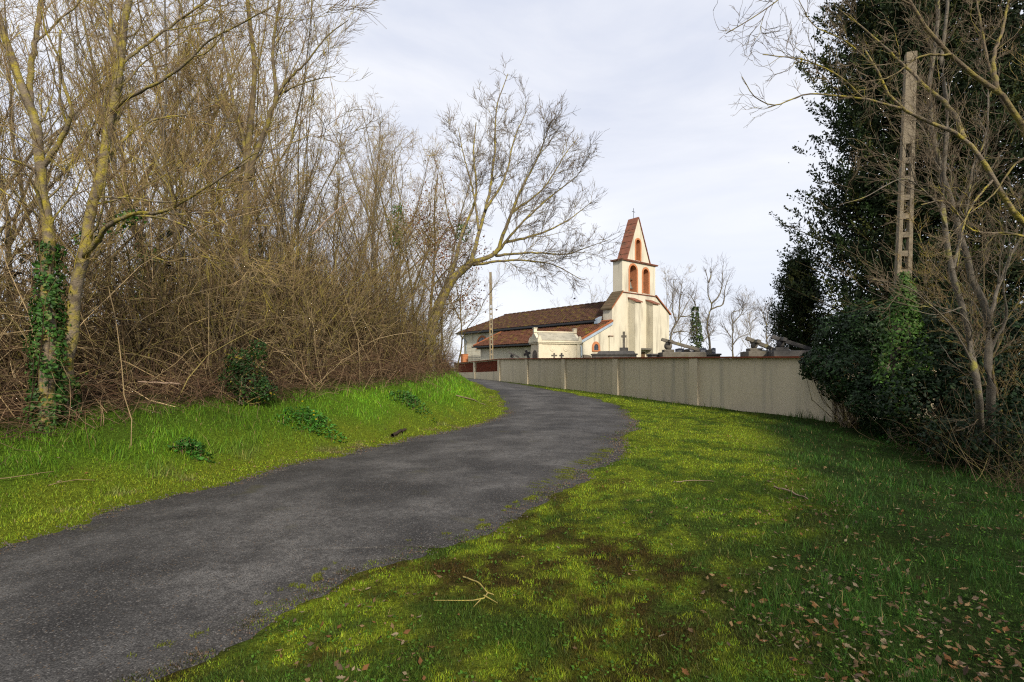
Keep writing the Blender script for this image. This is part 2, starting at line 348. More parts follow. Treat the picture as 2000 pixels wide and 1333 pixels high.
def cover(X, Y, dl, dr, al, pw, s):
    """colour of what grows where, blade height factor, tuft density"""
    n1 = fbm(X, Y, .55, 21); n2 = fbm(X, Y, 2.2, 22, 4); n3 = fbm(X, Y, 8., 23, 3)
    left = (dl > dr)[:, None]
    verge = np.array([.17, .23, .016]); bank = np.array([.115, .25, .012]); bankd = np.array([.055, .10, .010]); earth = np.array([.045, .031, .018])
    wv = sstep(.5, 1.7, dl + 1.2 * (n2 - .5))[:, None]
    cl = verge * (1 - wv) + (bank * n1[:, None] * 1.25 + bankd * (1 - n1[:, None])) * wv
    wood = sstep(2.3, 3.6, dl + 1.4 * (n2 - .5) - np.interp(al, [4, 10, 16, 24], [.2, .0, .1, .4]))[:, None]
    cl = cl * (1 - wood) + earth * wood
    pale = (sstep(.63, .72, n2) * (1 - wv[:, 0]) * .7)[:, None]; cl = cl * (1 - pale) + np.array([.17, .13, .075]) * pale
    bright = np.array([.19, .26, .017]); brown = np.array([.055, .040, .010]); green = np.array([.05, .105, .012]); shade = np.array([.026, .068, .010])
    edge = sstep(-.9, .9, X - (.46 * Y + .35) + 1.6 * (n1 - .5))         # out towards the hedge: longer grass, coloured darker for the trees' shade
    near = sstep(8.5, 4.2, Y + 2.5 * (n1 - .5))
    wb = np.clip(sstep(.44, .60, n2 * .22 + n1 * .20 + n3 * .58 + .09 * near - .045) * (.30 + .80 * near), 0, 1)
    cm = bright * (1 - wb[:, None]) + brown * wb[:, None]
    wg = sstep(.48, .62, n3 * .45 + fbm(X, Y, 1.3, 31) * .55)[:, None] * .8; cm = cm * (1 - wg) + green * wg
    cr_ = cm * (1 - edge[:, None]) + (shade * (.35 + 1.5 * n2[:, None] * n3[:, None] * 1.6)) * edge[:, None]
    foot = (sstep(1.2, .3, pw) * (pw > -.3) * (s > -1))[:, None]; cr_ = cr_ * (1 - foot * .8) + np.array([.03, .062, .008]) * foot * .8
    c = np.where(left, cl, cr_)
    h = np.where(left[:, 0], (.032 + .17 * wv[:, 0] * np.clip(n2 * 2.0 - .6, .08, 1)) * (1 - .7 * wood[:, 0]), .020 + .11 * edge * np.clip(n2 * 1.8 - .6 + .9 * (n3 - .5), .05, 1) + .16 * foot[:, 0] * np.clip(n2 * 2.2 - .75, 0, 1) + .02 * wg[:, 0])
    d = np.where(left[:, 0], (1 - .85 * wood[:, 0]), 1.0)
    return c, h, d, wb * (~left[:, 0]), edge * (~left[:, 0])

def axis(lo, hi, step, far, grow=1.18):
    a = list(np.arange(lo, hi + 1e-6, step)); d = step
    while a[-1] < far: d *= grow; a.append(a[-1] + d)
    d = step
    while a[0] > -far: d *= grow; a.insert(0, a[0] - d)
    return np.array(a)
def build_ground():
    gx = axis(-11, 13, .16, 2500); gy = axis(-1, 55, .19, 2500)
    X, Y = np.meshgrid(gx, gy); z, dl, dr, al, pw, s = land(X, Y, True)
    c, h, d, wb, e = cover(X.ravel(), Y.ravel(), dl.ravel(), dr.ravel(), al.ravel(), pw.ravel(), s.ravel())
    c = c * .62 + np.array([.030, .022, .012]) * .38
    far = sstep(60, 120, np.hypot(X, Y)).ravel()[:, None]; c = c * (1 - far) + np.array([.16, .19, .19]) * far  # distance haze mixed into the far ground colour as pale blue-grey
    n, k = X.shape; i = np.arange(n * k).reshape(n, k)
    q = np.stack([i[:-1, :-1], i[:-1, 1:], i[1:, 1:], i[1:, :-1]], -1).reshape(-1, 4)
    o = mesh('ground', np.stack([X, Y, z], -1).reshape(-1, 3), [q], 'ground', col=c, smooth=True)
    tag(o, 'mossy green ground rising to the bank and the cemetery', 'ground', kind='structure')
build_ground()

def build_road():
    n = 2600; a = resample(EL, n); b = resample(ER, n)
    for e, sg, sd in ((a, 1, 5), (b, -1, 6)):      # ragged, mossy edges
        t = nrm(np.gradient(e, axis=0)); nn = np.stack([-t[:, 1], t[:, 0]], -1) * sg
        q = np.arange(n) * .0433
        e += nn * (.45 * (fbm(q, q * 0 + 3.3, .45, sd, 4) - .5) + .50 * (fbm(q, q * 0 + 7.7, 1.7, sd + 40, 4) - .5) + .16 * (fbm(q, q * 0 + 1.7, 9., sd + 60, 3) - .5) + .02)[:, None]
    m = 14; u = np.linspace(0, 1, m)
    XY = a[:, None] * (1 - u[None, :, None]) + b[:, None] * u[None, :, None]
    z = zroad(XY[..., 1]) + .022 + .035 * np.sin(PI * u)[None, :] - .03 * (np.abs(u - .5) > .49)[None, :]
    r = np.maximum(np.hypot(XY[..., 0] - 5, XY[..., 1] - 40) - 45, 0); z = z - 14 * (1 - np.exp(-r / 60.)) * sstep(0, 20, r)
    V = np.concatenate([XY, z[..., None]], -1).reshape(-1, 3); i = np.arange(n * m).reshape(n, m)
    q = np.stack([i[:-1, :-1], i[:-1, 1:], i[1:, 1:], i[1:, :-1]], -1).reshape(-1, 4)
    cu = np.broadcast_to(u[None, :], (n, m)); cc_ = np.stack([cu, cu * 0, cu * 0], -1).reshape(-1, 3); o = mesh('road', V, [q], 'asphalt', smooth=True, col=cc_); tag(o, 'worn dark asphalt lane curving up past the cemetery wall', 'road', kind='structure')
    return a, b
RL, RR = build_road()

# ------------------------------------------------------------------ church
CW = (8.22, 42.0); CRZ = math.atan2(.625, .781); CB = 1.2
church = empty('church', (*CW, CB), 'small cream church with twin-arched bell gable and mossy tiled roofs', 'church', rz=CRZ)
def Z(z): return z - CB
def arch(a0, a1, z0, ztop, n=10, base=True):
    """outline of a round-headed opening in (a,z), from lower right, up, over, down"""
    r = (a1 - a0) / 2; c = (a0 + a1) / 2; zs = ztop - r
    return [(a1, z0)] + [(c + r * math.cos(PI * k / n), zs + r * math.sin(PI * k / n)) for k in range(n + 1)] + [(a0, z0)]
def ray_a(u): return ((u - 1000) / 1000. * 42.0 - 8.22) / (.781 - .625 * (u - 1000) / 1000.)
def ray_z(u, v):
    return EYE + (V0 - v) / 1000. * (42 + .625 * ray_a(u))
# facade wall
T = 1.0
MB().extrude([[(0, Z(.6)), (7.92, Z(.6)), (7.92, Z(6.45)), (5.84, Z(7.80)), (1.27, Z(7.80)), (0, Z(6.45))]], 0, T).build('facade', 'plaster', church)
# belfry stage with two openings
def opening(u0, u1, vb, vt, ring):
    a0, a1 = ray_a(u0), ray_a(u1); um = (u0 + u1) / 2
    return a0, a1, ray_z(um, vb), ray_z(um, vt), ring
OP = [opening(1229.9, 1243.2, 571.5, 518.6, .17), opening(1256.0, 1266.4, 576.0, 526.0, .17)]
OG = opening(1242.0, 1250.3, 509.0, 468.6, .15)
def surround(op, parent):
    a0, a1, z0, zt, r = op
    o = arch(a0 - r, a1 + r, Z(z0), Z(zt + r), 12); i = arch(a0, a1, Z(z0), Z(zt), 12)
    MB().extrude([o + i[::-1]], -.035, T + .03).build('arch_surround', 'brick', parent)
    return o
holes = []
belfry_top = 10.50
bw = MB(); 
outer = [(1.27, Z(7.86)), (5.84, Z(7.86)), (5.84, Z(belfry_top)), (1.27, Z(belfry_top))]
belfry_holes = []
for op in OP:
    a0, a1, z0, zt, r = op
    belfry_holes.append(arch(a0 - r, a1 + r, Z(7.95), Z(zt + r), 12))
bw.extrude([outer] + [h[::-1] for h in belfry_holes], 0.002, T - .002).build('belfry_wall', 'plaster', church)
for op in OP: surround((op[0], op[1], 7.952, op[3], op[4]), church)
# gable stage
gb = [(1.95, Z(10.62)), (4.98, Z(10.62)), (3.42, Z(14.36))]
a0, a1, z0, zt, r = OG
gh = arch(a0 - r, a1 + r, Z(10.70), Z(zt + r), 12)
MB().extrude([gb, gh[::-1]], .003, T - .003).build('gable_wall', 'plaster', church)
surround((a0, a1, 10.702, zt, r), church)
for (p, q) in (((1.88, 10.62), (3.42, 14.44)), ((5.05, 10.62), (3.42, 14.44))):       # sloping terracotta slabs, laid in courses
    sl_ = MB(); n = 7; dx, dz = (q[0] - p[0]) / n, (q[1] - p[1]) / n; sg = -1 if p[0] < q[0] else 1
    for k in range(n):
        x0, zz0 = p[0] + dx * k, p[1] + dz * k; x1, zz1 = x0 + dx * 1.02, zz0 + dz * 1.02; t0, t1 = .085, .055
        sl_.hexa([(x0, -.05, Z(zz0)), (x0, T + .05, Z(zz0)), (x1, T + .05, Z(zz1)), (x1, -.05, Z(zz1))],
                 [(x0 + sg * t0, -.05, Z(zz0) + .02), (x0 + sg * t0, T + .05, Z(zz0) + .02), (x1 + sg * t1, T + .05, Z(zz1) + .02), (x1 + sg * t1, -.05, Z(zz1) + .02)])
    sl_.build('gable_slabs', 'slab_red', church)
MB().box(1.10, 6.02, -.13, T + .13, Z(10.50), Z(10.56)).box(1.06, 6.06, -.17, T + .17, Z(10.562), Z(10.62)).build('cornice', 'slab_red', church)
MB().box(1.2, 5.92, -.09, T + .09, Z(7.80), Z(7.86)).build('cornice', 'slab_red', church)
for (x0, z0_, x1, z1_, mm) in ((-.18, 6.30, 1.27, 7.86, 'mossy_tile'), (8.10, 6.30, 5.84, 7.86, 'mossy_tile')):
    sh = MB(); n = 6; sg = 1
    for k in range(n):
        xa, za = x0 + (x1 - x0) * k / n, z0_ + (z1_ - z0_) * k / n; xb, zb = x0 + (x1 - x0) * (k + 1.05) / n, z0_ + (z1_ - z0_) * (k + 1.05) / n
        b_ = [(xa, -.1, Z(za)), (xa, T + .1, Z(za)), (xb, T + .1, Z(zb)), (xb, -.1, Z(zb))]
        sh.hexa(b_, [(p[0], p[1], p[2] + (.11 if i in (0, 1) else .075)) for i, p in enumerate(b_)])
    sh.build('shoulder_roof', mm, church)
    b_ = [(x0, -.135, Z(z0_) - .03), (x0, -.105, Z(z0_) - .03), (x1, -.105, Z(z1_) - .03), (x1, -.135, Z(z1_) - .03)]
    MB().hexa(b_, [(p[0], p[1], p[2] + .13) for p in b_]).build('shoulder_edge', 'tile_edge', church)
# buttresses with sloping caps
for (x0, x1) in ((2.08, 2.83), (4.50, 5.26)):
    bt = MB(); bt.hexa([(x0, -.73, Z(.6)), (x1, -.73, Z(.6)), (x1, -.001, Z(.6)), (x0, -.001, Z(.6))], [(x0, -.73, Z(7.02)), (x1, -.73, Z(7.02)), (x1, -.001, Z(7.35)), (x0, -.001, Z(7.35))])
    b = bt.build('buttress', 'plaster', church)
    b_ = [(x0 - .1, -.86, Z(6.97)), (x1 + .1, -.86, Z(6.97)), (x1 + .1, -.002, Z(7.36)), (x0 - .1, -.002, Z(7.36))]
    MB().hexa(b_, [(p[0], p[1], p[2] + .09) for p in b_]).build('buttress_cap', 'slab_red', b)
# door under a slab between the buttresses
d_ = MB().box(3.05, 4.28, -.05, -.004, Z(.7), Z(2.85)).build('door', 'wood', church)
MB().box(3.2, 3.25, -.09, -.05, Z(1.7), Z(1.9)).build('handle', 'iron', d_)
MB().box(2.86, 4.46, -.62, -.003, Z(3.02), Z(3.16)).build('door_canopy', 'cement', church)
# iron cross on the ridge
MB().box(3.405, 3.435, .485, .515, Z(14.4), Z(15.35)).box(3.22, 3.62, .487, .513, Z(15.02), Z(15.06)).build('ridge_cross', 'iron', church)
# bells on their beams
def bell(ax, z, s, parent):
    b = MB().lathe([(.03 * s, .72 * s), (.17 * s, .70 * s), (.24 * s, .60 * s), (.28 * s, .35 * s), (.34 * s, .15 * s), (.46 * s, 0), (.42 * s, -.01 * s)], (ax, .5, Z(z)), 16).build('bell', 'bronze', parent, smooth=True)
    MB().box(ax - .04 * s, ax + .04 * s, .46, .54, Z(z) - .1 * s, Z(z) + .12 * s).build('clapper', 'iron', b)
def beam(op, z, parent):
    a0, a1 = op[0], op[1]; ac = (a0 + a1) / 2
    MB().box(a0 - .02, a1 + .02, .42, .58, Z(z), Z(z) + .12).box(ac - .14, ac + .14, .40, .60, Z(z) - .12, Z(z) + .24).build('bell_beam', 'wood', parent)
bell((OP[0][0] + OP[0][1]) / 2, 8.25, .92, church); beam(OP[0], 9.05, church)
bell((OP[0][0] + OP[0][1]) / 2, 9.62, .40, church); beam(OP[0], 10.0, church)
bell((OP[1][0] + OP[1][1]) / 2, 8.35, .62, church); beam(OP[1], 8.92, church)
bell((OG[0] + OG[1]) / 2, 11.05, .50, church); beam(OG, 11.5, church)

# nave and aisle
MB().box(0.003, 7.9, T, 22.06, Z(.6), Z(5.45)).build('nave_wall', 'plaster', church)
aw = MB(); aw.extrude([[(-3.4, Z(.6)), (0, Z(.6)), (0, Z(5.14)), (-3.4, Z(3.58))]], .02, 13.9); aw.build('aisle_wall', 'plaster', church)
MB().box(-.42, -.002, -.10, .019, Z(.6), Z(4.05)).build('corner_pier', 'plaster', church)
MB().box(-.5, .03, -.16, .018, Z(4.05), Z(4.11)).build('pier_cap', 'slab_red', church)
def tiled(name, o, ux, ul, nx, nl, m, trim=None, sp=.22, seed=1, jit=.012):
    """canal tiles: o = eave corner, ux = unit along the eave, ul = unit up the slope; nx columns, nl courses of .36 m; trim(col)->last course"""
    rng = np.random.default_rng(seed); o, ux, ul = map(np.asarray, (o, ux, ul)); up = np.cross(ux, ul); up = up / np.linalg.norm(up); up = up if up[2] > 0 else -up
    K = 5; an = np.linspace(0, PI, K); V = []; F = []; Ls = .36; c = 0
    for i in range(nx):
        lo, hi = (0, nl) if trim is None else trim(i * sp)
        k = 0
        for j in range(int(math.ceil(lo / Ls)), int(hi / Ls + .999)):
            l0 = j * Ls; l1 = min(l0 + Ls * 1.12, hi + .02); jx, jz = rng.normal(0, jit, 2)
            for (l, r, h) in ((l0, .108, .03), (l1, .088, 0.0)):
                base = o + ux * (i * sp + .11 + jx) + ul * l + up * (h + jz * .6)
                for a in an: V.append(base + ux * (r * math.cos(a)) + up * (r * .75 * math.sin(a)))
            F += [(c + q, c + q + 1, c + K + q + 1, c + K + q) for q in range(K - 1)]; F.append(tuple(range(c, c + K))); c += 2 * K
    ob = mesh(name, V, F, m, church); ob['kind'] = 'stuff'; return ob
# nave roof: eaves at a=-.5 (z 5.45), ridge a=3.95 (z 7.52), hip at the far end
EZ, RZ = 5.45, 7.50; sl_len = math.hypot(4.45, RZ - EZ); ulv = np.array([4.45, 0, RZ - EZ]) / sl_len
def thick(pts, t, name, m):
    n = len(pts); V = list(pts) + [(p[0], p[1], p[2] - t) for p in pts]
    return mesh(name, V, [tuple(range(n)), tuple(range(2 * n - 1, n - 1, -1))] + [(i, i + n, (i + 1) % n + n, (i + 1) % n) for i in range(n)], m, church)
B0, B1, BR = 1.02, 22.75, 19.4
thick([(-.5, B0, Z(EZ)), (3.95, B0, Z(RZ)), (3.95, BR, Z(RZ)), (-.5, B1, Z(EZ))], .09, 'roof_deck', 'tile')
thick([(8.4, B0, Z(EZ)), (8.4, B1, Z(EZ)), (3.95, BR, Z(RZ)), (3.95, B0, Z(RZ))], .09, 'roof_deck', 'tile')
thick([(-.5, B1, Z(EZ)), (3.95, BR, Z(RZ)), (8.4, B1, Z(EZ))], .09, 'roof_deck', 'tile')
def hiptrim(d):
    b = B0 + d
    return (0, sl_len if b < BR else sl_len * max(0, (B1 - b) / (B1 - BR)))
tiled('roof_tiles', (-.56, B0, Z(EZ) + .01), (0, 1, 0), ulv, int((B1 - B0) / .22), sl_len, 'tile', hiptrim, seed=3)
hl = math.hypot(B1 - BR, RZ - EZ); ulh = np.array([0, -(B1 - BR), RZ - EZ]) / hl
tiled('roof_tiles', (-.5, B1 + .05, Z(EZ) + .01), (1, 0, 0), ulh, 40, hl, 'tile', lambda d: (0, hl * max(0, 1 - abs(d - 4.45) / 4.45)), seed=4)
rg = MB()
for k in range(46):
    b = B0 + .4 * k
    if b < BR: rg.extrude([[(3.95 + .16 * math.cos(PI * q / 6), Z(RZ) + .05 + (.03 if k % 2 else .0) + .12 * math.sin(PI * q / 6)) for q in range(7)]], b, b + .42)
rg.build('ridge_tiles', 'tile', church)
gu = MB().extrude([[(-.66, Z(EZ) - .15), (-.52, Z(EZ) - .15), (-.50, Z(EZ) + .01), (-.68, Z(EZ) + .01)]], B0 + .2, B1 + .05)
gu.extrude([[(-.5, Z(EZ) - .19), (-.36, Z(EZ) - .19), (-.36, Z(EZ) - .03), (-.5, Z(EZ) - .091)]], B0 + .02, B1 - .01); gu.build('gutter', 'gutter', church)
MB().box(-.5, 8.4, B1 - .01, B1 + .12, Z(EZ) - .17, Z(EZ) - .02).build('gutter', 'gutter', church)
MB().box(-.35, 0, T + .02, 22.3, Z(EZ) - .20, Z(EZ) - .16).build('eave_soffit', 'wood', church)
MB().hexa([(-.72, .99, Z(EZ) - .30), (-.30, .99, Z(EZ) - .30), (-.30, 1.35, Z(EZ) - .30), (-.72, 1.35, Z(EZ) - .30)], [(-.62, 1.0, Z(EZ) + .10), (-.1, 1.0, Z(EZ) + .32), (-.1, 1.3, Z(EZ) + .32), (-.62, 1.3, Z(EZ) + .10)]).build('gutter_hopper', 'zinc', church)
# aisle lean-to
AZ0, AZ1, AA = 3.56, 5.30, -3.89; al_len = math.hypot(AA, AZ1 - AZ0); ula = np.array([-AA, 0, AZ1 - AZ0]) / al_len
thick([(AA, -.02, Z(AZ0)), (0, -.02, Z(AZ1)), (0, 14.25, Z(AZ1)), (AA, 14.45, Z(AZ0))], .08, 'aisle_roof_deck', 'tile_lower')
tiled('aisle_roof_tiles', (AA - .05, -.02, Z(AZ0) + .01), (0, 1, 0), ula, 65, al_len, 'tile_lower', seed=7)
MB().extrude([[(-.18, Z(AZ1) - .02), (0, Z(AZ1) + .02), (0, Z(AZ1) + .16), (-.2, Z(AZ1) + .07)]], 0, 14.2).build('aisle_ridge_tiles', 'tile_edge', church)
ed = MB(); b_ = [(AA - .05, -.13, Z(AZ0) - .02), (AA - .05, -.0, Z(AZ0) - .02), (0, 0, Z(AZ1) - .02), (0, -.13, Z(AZ1) - .02)]
ed.hexa(b_, [(p[0], p[1], p[2] + .14) for p in b_]).build('verge_tiles', 'tile_edge', church)
b_ = [(AA - .05, -.10, Z(AZ0) - .26), (AA - .05, -.03, Z(AZ0) - .26), (0, -.03, Z(AZ1) - .26), (0, -.10, Z(AZ1) - .26)]
MB().hexa(b_, [(p[0], p[1], p[2] + .22) for p in b_]).build('verge_board', 'zinc_fascia', church)
b_ = [(AA, 14.25, Z(AZ0) + .0), (AA, 14.50, Z(AZ0) + .0), (0, 14.33, Z(AZ1) + .0), (0, 14.10, Z(AZ1) + .0)]
MB().hexa(b_, [(p[0], p[1], p[2] + .17) for p in b_]).build('verge_tiles', 'tile_edge', church)
MB().extrude([[(AA - .17, Z(AZ0) - .13), (AA - .05, Z(AZ0) - .13), (AA - .03, Z(AZ0) + .0), (AA - .19, Z(AZ0) + .0)]], .1, 14.5).build('gutter', 'gutter', church)
MB().box(AA, -3.4, .2, 14.2, Z(AZ0) - .14, Z(AZ0) - .09).build('eave_soffit', 'wood', church)
rf = MB()
for k in range(22): rf.box(AA + .02, -3.3, .3 + k * .64, .38 + k * .64, Z(AZ0) - .24, Z(AZ0) - .14)
rf.build('rafter_ends', 'wood', church)
# windows
def lunette(b0, b1, z0, zt, parent, plane, off, mframe='brick'):
    r = .2; o = arch(b0 - r, b1 + r, Z(z0), Z(zt + r), 12); i = arch(b0, b1, Z(z0), Z(zt), 12)
    wv = MB().extrude([o + i[::-1]], off - .06, off + .05, plane).build('window_surround', mframe, parent)
    MB().extrude([i], off - .012, off + .03, plane).build('pane', 'glass', wv)
    c = (b0 + b1) / 2; fr = MB()
    fr.extrude([[(c - .03, Z(z0)), (c + .03, Z(z0)), (c + .03, Z(zt - .02)), (c - .03, Z(zt - .02))]], off - .035, off - .013, plane)
    fr.extrude([[(b0, Z(z0 + .22)), (b1, Z(z0 + .22)), (b1, Z(z0 + .27)), (b0, Z(z0 + .27))]], off - .032, off - .014, plane); fr.build('glazing_bar', 'iron', wv)
    MB().extrude([[(b0 - r, Z(z0) - .1), (b1 + r, Z(z0) - .1), (b1 + r, Z(z0) - .002), (b0 - r, Z(z0) - .002)]], off - .09, off + .05, plane).build('sill', mframe, wv)
lunette(17.55, 19.25, 3.65, 4.80, church, 'yz', 0.0)
lunette(-2.22, -1.70, 2.88, 3.38, church, 'xz', .02)
# downpipes
def pipe(pts, r, m, parent, name='downpipe'):
    P = resample(np.array(pts, float), 14); return tubes(name, [(P[None], np.full((1, 14), r), 8)], m, parent)
pipe([(-.58, 22.2, Z(5.33)), (-.5, 22.1, Z(5.15)), (-.2, 21.7, Z(4.7)), (-.08, 21.5, Z(4.4)), (-.07, 21.5, Z(3.5)), (-.07, 21.5, Z(1.0))], .055, 'zinc', church)
pipe([(-.55, 1.3, Z(5.15)), (-.5, 1.3, Z(4.95)), (-.5, 1.3, Z(5.1))], .05, 'zinc', church)
pipe([(-3.95, .25, Z(3.42)), (-3.6, .12, Z(3.2)), (-3.52, .10, Z(2.8)), (-3.52, .10, Z(.8))], .07, 'zinc', church)

# ------------------------------------------------------------------ cemetery wall
def wpos(s, off=0.0): p = W0 + WD * s + WN * off; return p
wall = empty('cemetery_wall', (W0[0], W0[1], gz(*(W0 + WN * .4))), 'long low rendered cemetery wall with brick coping along the lane', 'wall')
WO = np.array(wall.location)
KS = [0, 5.385, 10.77, 16.155, 21.54, 26.93, 33.2, 39.7]
def wtop(s): return np.interp(s, [0, 10.77, 26.93, 33.2, 39.7], [1.835, 1.975, 2.14, 2.00, 1.90])
def wbase(s): p = wpos(s, .35); return gz(*p) - .45
def wslab(mb, s0, s1, o0, o1, zf0, zf1):
    """piece of wall between stations, offsets towards the road o0<o1, bottom/top functions of s"""
    c = [(s0, o0), (s1, o0), (s1, o1), (s0, o1)]
    pts = [np.array([*wpos(s, o), 0]) - np.array([WO[0], WO[1], 0]) for s, o in c]
    lo = [zf0(s) - WO[2] for s, o in c]; hi = [zf1(s) - WO[2] for s, o in c]
    mb.hexa([(p[0], p[1], l) for p, l in zip(pts, lo)], [(p[0], p[1], h) for p, h in zip(pts, hi)])
for k in range(7):
    s0, s1 = KS[k] + (.43 if k else .0), KS[k + 1]
    if k < 5:
        m_ = MB(); wslab(m_, s0, s1, -.10, .10, wbase, wtop); m_.build('panel', 'wall_plaster', wall)
    else:
        m_ = MB(); wslab(m_, s0, s1, -.10, .10, wbase, lambda s: wtop(s) - .92); wslab(m_, s0, s1, -.10, .10, lambda s: wtop(s) - .06, wtop); m_.build('panel', 'wall_plaster', wall)
        # open brick screen: courses of small tubes of brick, joined as one screen
        sc2 = MB(); nr = 9
        for r in range(nr):
            z0r = lambda s, r=r: wtop(s) - .915 + r * .0945
            wslab(sc2, s0, s1, -.07, .07, lambda s: z0r(s) + .0, lambda s: z0r(s) + .022)
            nb = int((s1 - s0) / .21)
            for q in range(nb):
                ss = s0 + (q + .5 * (r % 2)) * .21
                if ss + .09 < s1: wslab(sc2, ss, ss + .085, -.062, .065, lambda s: z0r(s) + .023, lambda s: z0r(s) + .094)
        g = sc2.build('brick_screen', 'brick_dark', wall); g['kind'] = 'stuff'
for k, s in enumerate(KS):
    m_ = MB(); s0 = s if 0 < k < 7 else (s - .0 if k == 0 else s - .0)
    wslab(m_, s0, s0 + .43, -.13, .19, wbase, lambda q: wtop(q) + .001); m_.build('pilaster', 'wall_plaster', wall)
# coping bricks
cb = MB(); cb.box(-.113, .113, -.155, .215, 0, .055); cbm = None
s = .43 * 0; n = 0; rr = random.Random(4)
while s < 40.1:
    p = wpos(s + .115, .01); z = wtop(s + .115) + .003
    if cbm is None:
        o = cb.build('coping_brick', 'coping', wall, bevel=0.0); cbm = o.data
    else:
        o = bpy.data.objects.new('coping_brick', cbm); COL.objects.link(o); o.parent = wall
    o.location = (p[0] - WO[0], p[1] - WO[1], z - WO[2] + rr.uniform(-.004, .004)); o.rotation_euler = (0, 0, math.atan2(WD[1], WD[0]) + rr.uniform(-.02, .02))
    s += .234 if s < 20 else .234; n += 1
# return of the wall into the hedge
rw = MB(); q0 = W0 + WD * -.06
ret = empty('return_wall', (q0[0], q0[1], gz(q0[0], q0[1])), 'short dark stretch of wall turning in behind the ivy', 'wall')
RO = np.array(ret.location); dirr = np.array([.80, .25]) / np.linalg.norm([.80, .25]); nn_ = np.array([dirr[1], -dirr[0]])
def rp(t, o): p = q0 + dirr * t + nn_ * o - RO[:2]; return p
for (t0, t1, nm) in ((.0, 3.2, 'panel'), (3.2, 6.4, 'panel')):
    m_ = MB(); c = [rp(t0, .1), rp(t1, .1), rp(t1, -.1), rp(t0, -.1)]
    m_.hexa([(p[0], p[1], -1.3) for p in c], [(p[0], p[1], 1.75 - RO[2]) for p in c]); m_.build(nm, 'wall_plaster', ret)
m_ = MB(); c = [rp(.0, .16), rp(6.4, .16), rp(6.4, -.16), rp(.0, -.16)]; m_.hexa([(p[0], p[1], 1.752 - RO[2]) for p in c], [(p[0], p[1], 1.81 - RO[2]) for p in c]); m_.build('coping', 'coping', ret)

# ------------------------------------------------------------------ gate behind the screen wall
def pillar(u0, u1, Y, vtop, label):
    x0, x1 = (u0 - 1000) / 1000 * Y, (u1 - 1000) / 1000 * Y; wd = (x1 - x0) * .80; xc = (x0 + x1) / 2; zt = EYE + (V0 - vtop) / 1000 * Y; zb = gz(xc, Y)
    g = empty('gate_pillar', (xc, Y, zb - .1), label, 'pillar', 'brick pillars of the churchyard gate', rz=.45)
    h = zt - zb + .1; sh = MB(); rng = random.Random(int(u0)); nc = int(h / .075)
    for k in range(nc):
        z0 = k * .075
        for q in range(3):
            off = .5 if k % 2 else 0
        sh.box(-wd / 2 + .006, wd / 2 - .006, -wd / 2 + .006, wd / 2 - .006, z0, z0 + .012)
        e = wd / 2 + rng.uniform(-.003, .003); sh.box(-e, e, -e, e, z0 + .0125, z0 + .0745)
    sh.build('shaft', 'brick', g); e = wd / 2 + .03; MB().box(-e, e, -e, e, nc * .075 + .001, nc * .075 + .05).build('cap', 'brick', g); return g
pillar(899.8, 914.2, 53, 692, 'orange brick gate pillar beside the drainpipe corner of the church')
pillar(939.7, 953.5, 51, 693, 'orange brick gate pillar beside the tall concrete post')
gp0, gp1 = P3(914.5, 700, 52.8), P3(939.5, 700, 51.3); zb = gz(*gp0[:2]); gt = empty('iron_gate', (*gp0[:2], zb), 'dark wrought iron gate of upright bars between brick pillars', 'gate')
dv = gp1 - gp0; ang = math.atan2(dv[1], dv[0]); gt.rotation_euler = (0, 0, ang); gl = math.hypot(dv[0], dv[1]); topz = EYE + (V0 - 697) / 1000 * 52 - zb
for k in range(15):
    x = gl * (k + .5) / 15; hh = topz + .06 * math.sin(PI * k / 14)
    MB().box(x - .012, x + .012, -.012, .012, .05, hh).lathe([(.004, .0), (.03, .02), (.001, .10)], (x, 0, hh), 5).build('bar', 'iron', gt)
for z in (.15, topz - .35, topz - .12): MB().box(0, gl, -.016, .016, z, z + .035).build('rail', 'iron', gt)

# ------------------------------------------------------------------ mausoleum
mc = P3(1052.8, 700, 34.0); lx = np.array([.95, .31]); lx /= np.linalg.norm(lx); mrz = math.atan2(lx[1], lx[0])
mau = empty('mausoleum', (mc[0], mc[1], 1.25), 'pale stone tomb chapel with grey roof and corner finials', 'mausoleum', rz=mrz)
ML, MD = 2.95, 1.55; e_ = 3.12 - 1.25; rd = 3.86 - 1.25
MB().box(0, ML, 0, MD, -.5, e_).build('wall', 'stone_pale', mau)
for x in (-.05, ML - .2): MB().box(x, x + .25, -.05, .20, -.4, e_ - .001).build('corner_pilaster', 'stone_pale', mau)
MB().box(-.10, ML + .10, -.10, MD + .10, e_, e_ + .09).box(-.15, ML + .15, -.15, MD + .15, e_ + .092, e_ + .20).build('cornice', 'stone_pale', mau)
MB().extrude([[(-.08, e_ + .202), (MD + .08, e_ + .202), (MD / 2, rd + .05)]], -.10, ML + .10, 'yz').build('pediment', 'stone_pale', mau)
for sgn in (0, 1):
    y0, y1 = (-.10, MD / 2) if sgn == 0 else (MD + .10, MD / 2)
    b_ = [(.12, y0, e_ + .215), (ML - .12, y0, e_ + .215), (ML - .12, y1, rd + .055), (.12, y1, rd + .055)]
    MB().hexa(b_, [(p[0], p[1], p[2] + .045) for p in b_]).build('roof', 'stone_roof', mau)
MB().box(.1, ML - .1, MD / 2 - .09, MD / 2 + .09, rd + .06, rd + .14).build('roof_ridge', 'stone_pale', mau)
